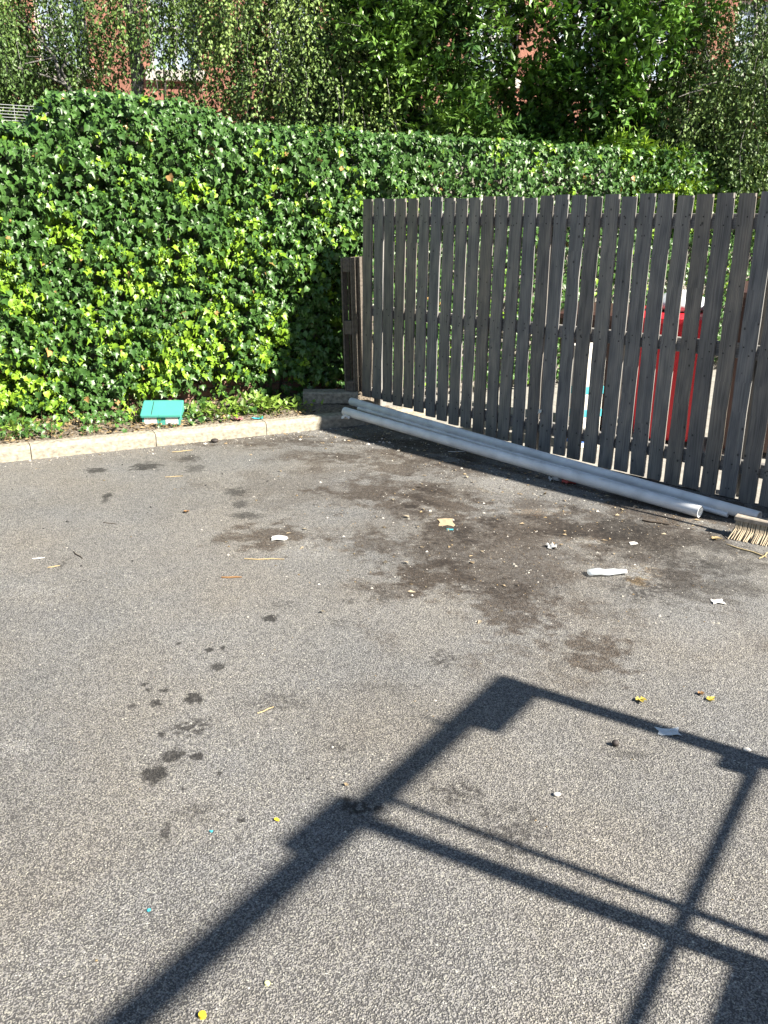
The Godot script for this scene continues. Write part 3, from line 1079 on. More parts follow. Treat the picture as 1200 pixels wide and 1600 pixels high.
func make_ivy() -> void:
	rng.seed = 71
	var root := thing("ivy_hedge", "tall glossy ivy hedge covering the wall behind the kerb", "ivy", Vector3.ZERO)
	var meshes := [ivy_leaf_mesh(0), ivy_leaf_mesh(1), ivy_leaf_mesh(2)]
	var places := [[], [], []]
	var tints := [PackedColorArray(), PackedColorArray(), PackedColorArray()]
	var put := func(t: float, y: float, off: float, up_share: float, size: float) -> void:
		var which := rng.randi() % 3
		places[which].append(ivy_place(t, y, off, up_share, size))
		tints[which].append(IVY_TONES[ivy_tone(t, y)])
	for k in 78000:
		var t := rng.randf_range(-3.4, 1.7)
		var top := ivy_top(t)
		var y := rng.randf_range(0.12, top)
		var low := 0.10 + 0.08 * smoothstep(-1.9, -1.2, t) + 0.14 * (0.5 + 0.5 * noise.get_noise_1d(t * 3.1 + 7.0)) + (0.10 if t > -0.95 and t < 0.25 else 0.0)
		if y < low and rng.randf() < 0.8:
			continue
		# gaps: whole clumps stand back
		var hole := noise.get_noise_2d(t * 6.5 + y * 2.0 + 11.0, y * 8.0 + 3.0)
		var depth := pow(rng.randf(), 1.5) * 0.20
		if hole < -0.06:
			if rng.randf() < 0.35:
				continue
			depth += 0.12 + 0.12 * rng.randf()
		put.call(t, y, ivy_front(t, y, top) + depth, 0.25 * smoothstep(top - 0.35, top, y), lerpf(0.020, 0.070, pow(rng.randf(), 1.5)))
	for k in 9000:   # the top, which runs back over the wall
		var t := rng.randf_range(-3.4, 7.2)
		var off := rng.randf_range(0.82, 1.55)
		put.call(t, ivy_top(t) + 0.05 * noise.get_noise_2d(t * 4.0, off * 4.0) - rng.randf() * 0.09 - 0.25 * maxf(0.0, off - 1.3), off, 0.8, rng.randf_range(0.034, 0.064))
	for k in 1500:   # runners creeping over the bed towards the kerb
		var t := rng.randf_range(-3.3, -0.4)
		var off := 0.17 + 0.5 * pow(rng.randf(), 0.6)
		if noise.get_noise_2d(t * 3.0 + 5.0, off * 3.0) < 0.02:
			continue
		put.call(t, 0.10 + 0.09 * rng.randf(), off, 0.8, rng.randf_range(0.03, 0.055))
	for k in 24000:   # beyond the fence: full above it, thinner below
		var t := rng.randf_range(1.7, 7.4)
		var top := ivy_top(t)
		var y := rng.randf_range(0.1, top)
		if y < 1.5 and rng.randf() < 0.45:
			continue
		put.call(t, y, ivy_front(t, y, top) + pow(rng.randf(), 1.5) * 0.2, 0.25 * smoothstep(top - 0.35, top, y), rng.randf_range(0.036, 0.066))
	for q in 3:
		scatter("foliage", meshes[q], mats.ivy_leaf, root, places[q], tints[q])
	# woody stems behind the leaves
	for k in 26:
		var t := -3.3 + 0.28 * k + rng.randf_range(-0.1, 0.1)
		var pts := []
		var rad := []
		for q in 8:
			pts.append(w3(hedge(t + 0.12 * noise.get_noise_2d(k * 9.0, q * 0.6), 1.0 - 0.02 * rng.randf()), 0.08 + 0.30 * q))
			rad.append(0.014 - 0.0013 * q)
		part("stem", tube_mesh(pts, rad, 6), mats.dark_bark, root)
	# single leaves all over the face, of the same colours
	var tones := []
	for c in IVY_TONES:
		var m: StandardMaterial3D = mats.ivy_leaf.duplicate()
		m.albedo_color = c.linear_to_srgb()
		tones.append(m)
	for k in 300:
		var t := rng.randf_range(-2.5, 0.7)
		var top := ivy_top(t)
		var y := rng.randf_range(0.35, top - 0.05)
		var o := part("leaf", meshes[k % 3], tones[ivy_tone(t, y)], root)
		o.transform = ivy_place(t, y, ivy_front(t, y, top) - 0.015, 0.2, rng.randf_range(0.055, 0.070))


func make_shrub() -> void:
	rng.seed = 81
	var foot := hedge(4.6, 1.45)
	var root := thing("garden_shrub", "yellow-green shrub with arching shoots rising over the hedge top", "shrub", w3(foot, -0.03))
	var sp := []
	for k in 3:
		sp.append(leaf_spray(20, 0.32, 0.075))
	var places := [[], [], []]
	var tints := [PackedColorArray(), PackedColorArray(), PackedColorArray()]
	for k in 6:
		var a := TAU * k / 6.0
		part("stem", tube_mesh([Vector3(0, 0, 0), Vector3(cos(a) * 0.15, 1.3, sin(a) * 0.15), Vector3(cos(a) * 0.5, 2.4, sin(a) * 0.4)], [0.02, 0.014, 0.006], 6), mats.dark_bark, root)
	for k in 420:
		var d := rand_dir() * pow(rng.randf(), 0.5)
		var p := Vector3(d.x * 0.85 - 0.05, 2.22 + d.y * 0.30 - 0.25 * absf(d.x), d.z * 0.45 + 0.15)
		var out := (d + Vector3(0, 0.1, 0.3) + rand_dir() * 0.6).normalized()
		var x := Vector3.UP.cross(out).normalized()
		var w := k % 3
		places[w].append(Transform3D(Basis(x, out.cross(x), out), p))
		tints[w].append(Color(0.08, 0.18, 0.02).lerp(Color(0.30, 0.44, 0.035), rng.randf() * rng.randf()))
	for q in 3:
		scatter("foliage", sp[q], mats.tree_leaf, root, places[q], tints[q])


# ---------------------------------------------------------------- slatted fence

func make_fence() -> void:
	rng.seed = 91
	var turn := turn_of(FENCE_D)
	var root := thing("slatted_fence", "weathered grey timber fence of upright slats with narrow gaps", "fence", w3(FENCE_O, 0), turn)
	var nails := begin()
	for i in range(0, 40):
		var x0 := PITCH * (i - 1) + 0.0125
		var wd := 0.1075 + rng.randf_range(-0.006, 0.005)
		var cx := x0 + 0.053 + rng.randf_range(-0.002, 0.002)
		var top := 1.874 + rng.randf_range(-0.010, 0.009)
		var bot := 0.17 - 0.135 * smoothstep(0.0, 15.0, i) - 0.03 * smoothstep(12.0, 26.0, i) + rng.randf_range(-0.008, 0.008)
		var lean := rng.randfn() * 0.0025
		var bow := rng.randfn() * 0.003
		var cup := rng.randfn() * 0.003
		var th := 0.022
		var rings := []
		for q in 11:
			var f := q / 10.0
			var y := lerpf(bot, top, f)
			var sx := cx + lean * (f - 0.5) * 2.0 + bow * sin(f * PI) + 0.0012 * rng.randfn()
			var sz := cup * sin(f * PI)
			var hw := wd / 2.0 + 0.0012 * rng.randfn()
			var b := 0.003
			var r := PackedVector3Array()
			for p in [Vector2(-hw, b), Vector2(-hw + b, 0), Vector2(hw - b, 0), Vector2(hw, b), Vector2(hw, th - b), Vector2(hw - b, th), Vector2(-hw + b, th), Vector2(-hw, th - b)]:
				r.append(Vector3(sx + p.x, y, sz + p.y))
			rings.append(r)
		var st := begin()
		loft(st, rings, true, false, Vector2(1, 1), Vector2(rng.randf(), rng.randf()))
		part("slat", done(st), mats["fence_wood_%d" % (rng.randi() % 5)], root)
		for y in [1.74, 1.69, 0.975, 0.925, 0.23]:
			var px := cx + rng.randf_range(-0.03, 0.03)
			var z := th + cup * sin(PI * (y - bot) / (top - bot))
			loft(nails, [ring(Vector3(px, y, z - 0.003), Vector3.RIGHT, Vector3.UP, 0.0055, 0.0055, 7), ring(Vector3(px, y, z + 0.0015), Vector3.RIGHT, Vector3.UP, 0.005, 0.005, 7)], true, true)
	var nl := part("nail_heads", done(nails), mats.nail_iron, root)
	nl.set_meta("kind", "stuff")
	for y in [1.714, 0.945, 0.215]:
		var st := begin()
		bx(st, Transform3D(Basis(Vector3.BACK, PI / 2.0), Vector3(2.5, y, -0.0235)), Vector3(0.092, 5.3, 0.044), 0.004, Vector2(rng.randf(), rng.randf()))
		part("rail", done(st), mats.fence_wood, root)
	for x in [0.0, 1.78, 3.42, 5.0]:
		var st := begin()
		bx(st, Transform3D(Basis(), Vector3(x, 0.9, -0.098)), Vector3(0.09, 1.82, 0.09), 0.005, Vector2(rng.randf(), rng.randf()))
		part("post", done(st), mats.fence_wood, root)
	solo("paper_scrap", crumple(0.05, 0.03, 4, 0.004), mats.white_paper, "tiny white paper scrap caught between the lower slats", "paper", w3(fence_at(14.1, 0.03), 0.34)).rotation = Vector3(1.2, turn, 0.5)


# ---------------------------------------------------------------- what stands behind the fence

func wheeled_bin(label: String, at: Vector2, turn: float, m: Material, hgt: float) -> Node3D:
	var root := thing("wheeled_bin", label, "bin", w3(at, 0.008), turn, "bins behind the slatted fence")
	var st := begin()
	var rings := []
	for q in [[0.05, 0.215, 0.24], [0.07, 0.225, 0.25], [hgt - 0.12, 0.275, 0.325], [hgt - 0.115, 0.29, 0.34], [hgt - 0.06, 0.29, 0.34]]:
		var r := PackedVector3Array()
		var hx: float = q[1]
		var hz: float = q[2]
		var b := 0.035
		for p in [Vector2(-hx, -hz + b), Vector2(-hx + b, -hz), Vector2(hx - b, -hz), Vector2(hx, -hz + b), Vector2(hx, hz - b), Vector2(hx - b, hz), Vector2(-hx + b, hz), Vector2(-hx, hz - b)]:
			r.append(Vector3(p.x, q[0], p.y))
		rings.append(r)
	loft(st, rings, true, false)
	part("body", done(st), m, root)
	st = begin()
	rings = []
	for q in [[hgt - 0.058, 0.30, 0.355], [hgt - 0.02, 0.30, 0.355], [hgt, 0.24, 0.29]]:
		var r := PackedVector3Array()
		for p in [Vector2(-1, -1), Vector2(1, -1), Vector2(1, 1), Vector2(-1, 1)]:
			r.append(Vector3(p.x * q[1], q[0] + (0.03 if p.y < 0 else 0.0), p.y * q[2]))
		rings.append(r)
	loft(st, rings, true, false)
	part("lid", done(st), m, root)
	part("handle", tube_mesh([Vector3(-0.22, hgt - 0.05, -0.40), Vector3(0.22, hgt - 0.05, -0.40)], [0.016, 0.016], 8), m, root)
	for s in [-1.0, 1.0]:
		var wheel := part("wheel", tube_mesh([Vector3(s * 0.25, 0.1, -0.24), Vector3(s * 0.30, 0.1, -0.24)], [0.1, 0.1], 16), mats.black_rubber, root)
		part("hub", tube_mesh([Vector3(s * 0.302, 0.1, -0.24), Vector3(s * 0.308, 0.1, -0.24)], [0.05, 0.045], 10), mats.slate_dark, wheel)
	return root


func lettering(words: String, size: float, m: Material, parent: Node3D, at: Vector3) -> void:
	var t := TextMesh.new()
	t.text = words
	var f := SystemFont.new()
	f.font_names = PackedStringArray(["Droid Sans"])
	f.font_weight = 700
	t.font = f
	t.font_size = 64
	t.pixel_size = size / 64.0
	t.depth = 0.002
	var o := part("lettering", t, m, parent)
	o.position = at


func make_yard_behind() -> void:
	rng.seed = 95
	var turn := 0.35
	var red := wheeled_bin("red wheeled bin behind the slatted fence", Vector2(2.31, 7.0), -0.38, mats.red_plastic, 1.03)
	lettering("E", 0.09, mats.white_paint, red, Vector3(-0.17, 0.80, 0.326))
	lettering("Y", 0.06, mats.white_paint, red, Vector3(-0.02, 0.84, 0.331))
	lettering("L", 0.06, mats.white_paint, red, Vector3(-0.02, 0.78, 0.324))
	var dark := wheeled_bin("dark brown wheeled bin beside the white carton behind the fence", Vector2(1.82, 7.55), -0.38, mats.brown_plastic, 1.0)
	part("sticker", box_at(Vector3(0.09, 0.12, 0.003), Vector3(0.2, 0.25, 0.295), 0.0, 0.001), mats.yellow_plastic, dark)
	var tall := wheeled_bin("tall dark brown wheeled bin marked IN at the fence's end", Vector2(2.90, 6.65), -0.38, mats.brown_plastic, 1.25)
	lettering("IN", 0.09, mats.white_paint, tall, Vector3(-0.05, 1.0, 0.335))
	part("sticker", box_at(Vector3(0.07, 0.06, 0.003), Vector3(-0.08, 0.90, 0.333), 0.0, 0.001), mats.pale_yellow, tall)
	part("sticker", box_at(Vector3(0.07, 0.07, 0.003), Vector3(-0.10, 0.70, 0.322), 0.0, 0.001), mats.white_paint, tall)
	# white sack on the red lid
	var st := begin()
	var rings := []
	for q in [[0.0, 0.18, 0.12], [0.03, 0.22, 0.17], [0.08, 0.20, 0.15], [0.12, 0.13, 0.09], [0.15, 0.04, 0.03]]:
		var r := ring(Vector3(0, q[0], 0), Vector3.RIGHT, Vector3.BACK, q[1], q[2], 14)
		for k in r.size():
			r[k] += rand_dir() * 0.014
		rings.append(r)
	loft(st, rings, true, true)
	solo("plastic_sack", done(st), mats.white_film, "white plastic sack lying on the red bin's lid", "sack", w3(Vector2(2.33, 7.0), 1.055))
	# carton with turquoise bands
	var box := thing("carton", "tall white carton with turquoise bands behind the fence", "box", w3(Vector2(1.55, 6.75), 0.008), turn)
	part("body", box_at(Vector3(0.24, 0.80, 0.2), Vector3(0, 0.40, 0), 0.0, 0.004), mats.white_paper, box)
	for y in [0.28, 0.46]:
		part("band", box_at(Vector3(0.246, 0.06, 0.206), Vector3(0, y, 0), 0.0, 0.002), mats.turquoise_print, box)
	part("band", box_at(Vector3(0.246, 0.07, 0.206), Vector3(0, 0.08, 0), 0.0, 0.002), mats.blue_print, box)


# ---------------------------------------------------------------- pipes

func pipe(label: String, a: Vector3, b: Vector3, r: float, m: Material) -> void:
	var root := thing("plastic_pipe", label, "pipe", a, 0.0, "pipes lying along the fence")
	var d := b - a
	var dir := d.normalized()
	var x := dir.cross(Vector3.UP).normalized()
	var y := x.cross(dir)
	var wall := 0.006
	var rings := []
	for k in 13:
		var f := k / 12.0
		rings.append(ring(d * f + y * (-0.006 * sin(f * PI)), x, y, r, r, 28))
	var st := begin()
	loft(st, rings, false, true)
	part("outer_wall", done(st), m, root)
	st = begin()
	st.set_smooth_group(0)
	for k in 28:
		for e in [[Vector3.ZERO, d * 0.35], [d, d * 0.65]]:
			var a0 := TAU * k / 28.0
			var a1 := TAU * (k + 1) / 28.0
			var c0 := x * cos(a0) + y * sin(a0)
			var c1 := x * cos(a1) + y * sin(a1)
			var out: Vector3 = e[0] * 2.0 - e[1]
			quad(st, e[0] + c0 * (r - wall), e[0] + c1 * (r - wall), e[1] + c1 * (r - wall), e[1] + c0 * (r - wall), e[0] + (c0 + c1) * 5.0)
			st.set_smooth_group(-1)
			quad(st, e[0] + c0 * r, e[0] + c1 * r, e[0] + c1 * (r - wall), e[0] + c0 * (r - wall), e[1])
			st.set_smooth_group(0)
	part("inner_wall", done(st), m, root)


func make_pipes() -> void:
	pipe("pale grey plastic pipe lying closest to the fence slats", Vector3(-0.305, 0.160, -7.66), Vector3(2.235, 0.042, -4.88), 0.036, mats.pipe_plastic)
	pipe("pale grey plastic pipe with its end on the open tarmac", Vector3(-0.345, 0.156, -7.25), Vector3(1.915, 0.043, -4.97), 0.037, mats.pipe_plastic)
	pipe("thinner grey pipe lying between the two pale grey pipes", Vector3(-0.24, 0.125, -7.53), Vector3(2.09, 0.018, -4.985), 0.015, mats.pipe_plastic)


func make_pallet_and_block() -> void:
	rng.seed = 97
	# pallet on its side, seen along its edge
	var dir := Vector2(0.33, 0.944)
	var root := thing("timber_pallet", "old wooden pallet stood on end between fence and ivy", "pallet", w3(Vector2(-0.325, 7.84), 0.19), turn_of(dir))
	root.rotation.z = 0.0
	root.rotation_degrees.x = -2.0
	root.scale = Vector3(1, 1, 0.8)
	for x in [0.05, 0.30, 0.55]:
		for y in [0.06, 0.60, 1.14]:
			part("block", box_at(Vector3(0.1, 0.12, 0.085), Vector3(x, y, 0), 0.0, 0.003), mats.pallet_wood, root)
	for z in [-0.055, 0.055]:
		for k in 4:
			part("board", box_at(Vector3(0.11, 1.2, 0.02), Vector3(0.055 + 0.155 * k, 0.6, z), 0.0, 0.003), mats.pallet_wood, root)
	# loose concrete block in the shade
	var rings := []
	for k in 9:
		var r := PackedVector3Array()
		for p in [Vector2(0, 0), Vector2(0.0, 0.085), Vector2(0.012, 0.10), Vector2(0.16, 0.104), Vector2(0.175, 0.09), Vector2(0.175, 0)]:
			var j := 0.006 * noise.get_noise_3d(k * 3.0, p.x * 30.0, p.y * 30.0)
			r.append(Vector3(-0.25 + 0.5 * k / 8.0, p.y + j, -p.x + j))
		rings.append(r)
	var st := begin()
	loft(st, rings, true, false)
	var b := solo("concrete_block", done(st), mats.concrete, "long grey concrete block in the shade at the hedge's foot", "block", w3(Vector2(-0.50, 7.78), 0.115))
	b.rotation.y = 0.06


func make_bait_box() -> void:
	var root := thing("bait_box", "small teal green plastic box under the ivy behind the kerb", "box", w3(hedge(-1.185, 0.40), 0.098), 0.10)
	var st := begin()
	var rings := []
	for q in [[0.0, 0.15, -0.09, 0.10], [0.05, 0.15, -0.09, 0.10], [0.075, 0.15, -0.09, 0.09]]:
		rings.append(PackedVector3Array([Vector3(-q[1], q[0], q[2]), Vector3(q[1], q[0], q[2]), Vector3(q[1], q[0], q[3]), Vector3(-q[1], q[0], q[3])]))
	loft(st, rings, true, false)
	part("base", done(st), mats.teal_plastic, root)
	st = begin()
	rings = []
	for x in [-0.162, -0.155, 0.155, 0.162]:
		var inn := 0.004 if absf(x) > 0.16 else 0.0
		rings.append(PackedVector3Array([Vector3(x, 0.066, 0.118 - inn), Vector3(x, 0.082, 0.120 - inn), Vector3(x, 0.160 - inn, -0.075), Vector3(x, 0.164 - inn, -0.10), Vector3(x, 0.075, -0.10)]))
	loft(st, rings, true, false)
	part("lid", done(st), mats.teal_plastic, root)
	part("entry_hole", tube_mesh([Vector3(-0.151, 0.04, 0.0), Vector3(-0.146, 0.04, 0.0)], [0.022, 0.022], 12), mats.black_rubber, root)
	for s in [-1.0, 1.0]:
		part("end_sticker", box_at(Vector3(0.10, 0.055, 0.002), Vector3(s * 0.085, 0.035, 0.1015), 0.0, 0.0005), mats.white_paper, root)
	# the moulded line down the lid
	part("lid_rib", box_at(Vector3(0.004, 0.004, 0.2), Vector3(-0.075, 0.0, 0.0), 0.0, 0.001), mats.black_plastic, root).transform = Transform3D(Basis(Vector3.RIGHT, 0.38), Vector3(0.0, 0.1235, 0.02))


func make_broom() -> void:
	rng.seed = 99
	var root := thing("broom", "yard broom with pale bristles standing at the fence's near end", "broom", w3(Vector2(2.20, 4.56), 0.0), turn_of(Vector2(0.80, -0.60)))
	part("head", box_at(Vector3(0.46, 0.032, 0.06), Vector3(0, 0.104, 0), 0.0, 0.006), mats.broom_wood, root)
	var st := begin()
	for row in 8:
		for k in 70:
			var x := -0.215 + 0.43 * k / 69.0 + rng.randf_range(-0.004, 0.004)
			var z := -0.026 + 0.0075 * row
			var b := Vector3(x + rng.randfn() * 0.006 + 0.06 * x, 0.0, z * 2.6 + rng.randfn() * 0.008 + 0.03)
			var r := 0.0036
			tube(st, [Vector3(x, 0.092, z), Vector3(x, 0.05, z * 1.4 + 0.006), b + Vector3(0, 0.002, 0)], [r * 0.7, r, r * 0.8], 5)
	var br := part("bristles", done(st), mats.bristle, root)
	br.set_meta("kind", "stuff")
	part("handle", tube_mesh([Vector3(-0.03, 0.11, 0), Vector3(0.10, 0.55, -0.15), Vector3(0.28, 1.28, -0.36)], [0.013, 0.013, 0.013], 10), mats.broom_wood, root)


# the frame that stands outside the picture, whose shadow lies on the tarmac
func make_steel_frame() -> void:
	var far := Vector2(2.445, 1.926)
	var along := Vector2(-0.563, -0.826)
	var root := thing("steel_frame", "upright steel frame with a box-section top rail and lower sheet panel", "frame", w3(far, 0), turn_of(along))
	var m: Material = mats.frame_steel
	part("top_rail", box_at(Vector3(2.6, 0.062, 0.052), Vector3(1.27, 1.719, 0), 0.0, 0.006), m, root)
	part("splayed_leg", tube_mesh([Vector3(0.20, 0.0, 0), Vector3(0.015, 1.70, 0)], [0.04, 0.04], 14), m, root)
	part("post", box_at(Vector3(0.066, 1.688, 0.035), Vector3(1.0, 0.844, 0), 0.0, 0.006), m, root)
	part("post", box_at(Vector3(0.05, 1.704, 0.035), Vector3(2.52, 0.844, 0), 0.0, 0.006), m, root)
	part("brace_rod", tube_mesh([Vector3(0.93, 0.0, 0.0), Vector3(0.87, 1.70, 0.0)], [0.016, 0.016], 10), m, root)
	part("mid_rail", box_at(Vector3(2.40, 0.028, 0.025), Vector3(1.29, 1.005, 0), 0.0, 0.004), m, root)
	part("clamp", box_at(Vector3(0.29, 0.055, 0.05), Vector3(1.07, 1.776, 0), 0.0, 0.03), m, root)
	part("corner_plate", box_at(Vector3(0.33, 0.10, 0.04), Vector3(0.205, 1.655, 0), 0.0, 0.012), m, root)
	part("corner_plate", box_at(Vector3(0.14, 0.10, 0.03), Vector3(0.13, 1.04, 0), 0.0, 0.012), m, root)
	part("pin", tube_mesh([Vector3(0.40, 1.74, 0), Vector3(0.40, 1.80, 0)], [0.012, 0.012], 8), m, root)
	part("sheet_panel", box_at(Vector3(1.5, 0.83, 0.012), Vector3(1.76, 0.485, 0), 0.0, 0.002), m, root)
	part("bottom_rail", box_at(Vector3(2.46, 0.05, 0.05), Vector3(1.26, 0.04, 0.001), 0.0, 0.005), m, root)


# ---------------------------------------------------------------- plants in the bed

func make_plants() -> void:
	rng.seed = 111
	# rosettes of pale leaves
	for d in [[-0.32, 0.45, 0.24, 170, "leafy pale green weed growing where the bed meets the wall", 1.0], [-0.05, 0.42, 0.16, 60, "small bright weed beside the shaded concrete block", 1.0], [-0.80, 0.38, 0.20, 110, "fern-like green weed beside the teal box", 0.8], [0.02, 0.30, 0.06, 16, "tiny green weed at the end of the sunlit kerb", 0.9], [-2.30, 0.42, 0.17, 70, "low green weed among dry stalks near the slate", 1.2]]:
		var root := thing("weed_plant", d[4], "weed", w3(hedge(d[0], d[1]), 0.095))
		var st := begin()
		st.set_smooth_group(-1)
		for k in d[3]:
			var a := rng.randf() * TAU
			var out := Vector3(cos(a), rng.randf_range(0.5, 2.2), sin(a)).normalized()
			var p := Vector3(rng.randfn() * d[2] * 0.55, 0.005, rng.randfn() * d[2] * 0.4)
			var ln: float = rng.randf_range(0.35, 0.85) * float(d[2])
			var v := rng.randf_range(0.7, 1.2) * float(d[5])
			var c := Color(0.13 * v, 0.24 * v, 0.035 * v).lerp(Color(0.30, 0.38, 0.07), rng.randf() * 0.4)
			var mid := p + out * ln * 0.55
			leaf_tri(st, p - Vector3(0.0015, 0, 0), p + Vector3(0.0015, 0, 0), mid, c)
			add_leaf(st, mid, (out + Vector3(0, -0.3, 0) + rand_dir() * 0.4).normalized(), Vector3.UP, ln * 0.5, ln * 0.34, c)
		part("foliage", done(st), mats.weed_leaf, root).set_meta("kind", "stuff")
	# dry stalks and leaf litter along the bed
	var st := begin()
	st.set_smooth_group(-1)
	for k in 4200:
		var t := rng.randf_range(-3.2, 0.15)
		var thick := 1.0 if t < -1.0 else 0.45
		if rng.randf() > thick:
			continue
		var off := 0.15 + 0.75 * pow(rng.randf(), 0.8)
		var p := w3(hedge(t, off), 0.088 + 0.05 * (off - 0.12) + 0.02 * rng.randf())
		var v := rng.randf_range(0.5, 1.3)
		var c := Color(0.30 * v, 0.22 * v, 0.11 * v)
		if rng.randf() < 0.45:
			var d := (rand_dir() + Vector3(0, 0.35, 0)).normalized() * rng.randf_range(0.04, 0.16)
			d.y = absf(d.y) * (0.9 if t < -1.2 else 0.3)
			var sd := d.cross(Vector3.UP).normalized() * 0.0018
			leaf_tri(st, p - sd, p + sd, p + d, c)
			leaf_tri(st, p + sd, p - sd, p + d * 0.9, c)
		else:
			add_leaf(st, p, Vector3(rng.randfn(), rng.randf_range(-0.1, 0.5), rng.randfn()).normalized(), (Vector3.UP + rand_dir() * 0.6).normalized(), rng.randf_range(0.02, 0.055), rng.randf_range(0.012, 0.03), c * rng.randf_range(0.5, 1.0))
	var o := part("dry_leaf_litter", done(st), mats.dry_stuff, self)
	o.set_meta("kind", "stuff")
	tag(o, "dry stalks and dead leaves strewn over the planting bed", "leaf litter")


# ---------------------------------------------------------------- litter

func crumple(wide: float, deep: float, n: int, hgt: float, ragged := 0.25) -> ArrayMesh:
	var st := begin()
	st.set_smooth_group(-1)
	var g := []
	for j in n + 1:
		for i in n + 1:
			var e := 1.0 if i == 0 or j == 0 or i == n or j == n else 0.3
			g.append(Vector3((i / float(n) - 0.5) * wide + rng.randfn() * wide / n * ragged * e, 0.002 + absf(rng.randfn()) * hgt * 0.6, (j / float(n) - 0.5) * deep + rng.randfn() * deep / n * ragged * e))
	for j in n:
		for i in n:
			var a: Vector3 = g[j * (n + 1) + i]
			var b: Vector3 = g[j * (n + 1) + i + 1]
			var c: Vector3 = g[(j + 1) * (n + 1) + i + 1]
			var d: Vector3 = g[(j + 1) * (n + 1) + i]
			quad(st, a, b, c, d, (a + c) / 2.0 - Vector3(0, 1, 0))
			quad(st, a - Vector3(0, 0.0015, 0), b - Vector3(0, 0.0015, 0), c - Vector3(0, 0.0015, 0), d - Vector3(0, 0.0015, 0), (a + c) / 2.0 + Vector3(0, 1, 0))
	return done(st)


func pebble(r: float, flat := 0.6) -> ArrayMesh:
	var st := begin()
	var rings := []
	for k in 6:
		var a := lerpf(-1.35, 1.35, k / 5.0)
		var rr := ring(Vector3(0, r * flat * (1.0 + sin(a)), 0), Vector3.RIGHT, Vector3.BACK, r * cos(a) * rng.randf_range(0.85, 1.15), r * cos(a) * rng.randf_range(0.75, 1.1), 9)
		rings.append(rr)
	loft(st, rings, true, true)
	return done(st)


func dead_leaf(ln: float) -> ArrayMesh:
	var st := begin()
	st.set_smooth_group(-1)
	for lobe in [[0.0, 1.0], [0.9, 0.7], [-0.9, 0.7], [1.7, 0.45], [-1.7, 0.45]]:
		var d := Vector3(sin(lobe[0]), 0.25, cos(lobe[0])).normalized()
		var a := Vector3(0, 0.004, 0)
		var sd := Vector3(cos(lobe[0]), 0, -sin(lobe[0])) * ln * 0.2
		var tip: Vector3 = a + d * ln * 0.7 * lobe[1]
		var m1: Vector3 = a + d * ln * 0.32 * lobe[1] + Vector3(0, ln * 0.08, 0)
		for q in [[a, m1 + sd, tip], [a, tip, m1 - sd]]:
			st.add_vertex(q[0]); st.add_vertex(q[1]); st.add_vertex(q[2])
			for w in [0, 2, 1]:
				st.add_vertex(q[w] - Vector3(0, 0.001, 0))
	return done(st)


func twig(at: Vector2, ang: float, ln: float, r: float, m: Material, called: String, label: String, category: String) -> void:
	var d := Vector3(cos(ang), 0, -sin(ang)) * ln * 0.5
	var side := d.cross(Vector3.UP) * 0.08
	solo(called, tube_mesh([-d, -d * 0.3 + side, d * 0.35 - side * 0.5, d], [r * 0.8, r, r, r * 0.5], 6), m, label, category, w3(at, r))


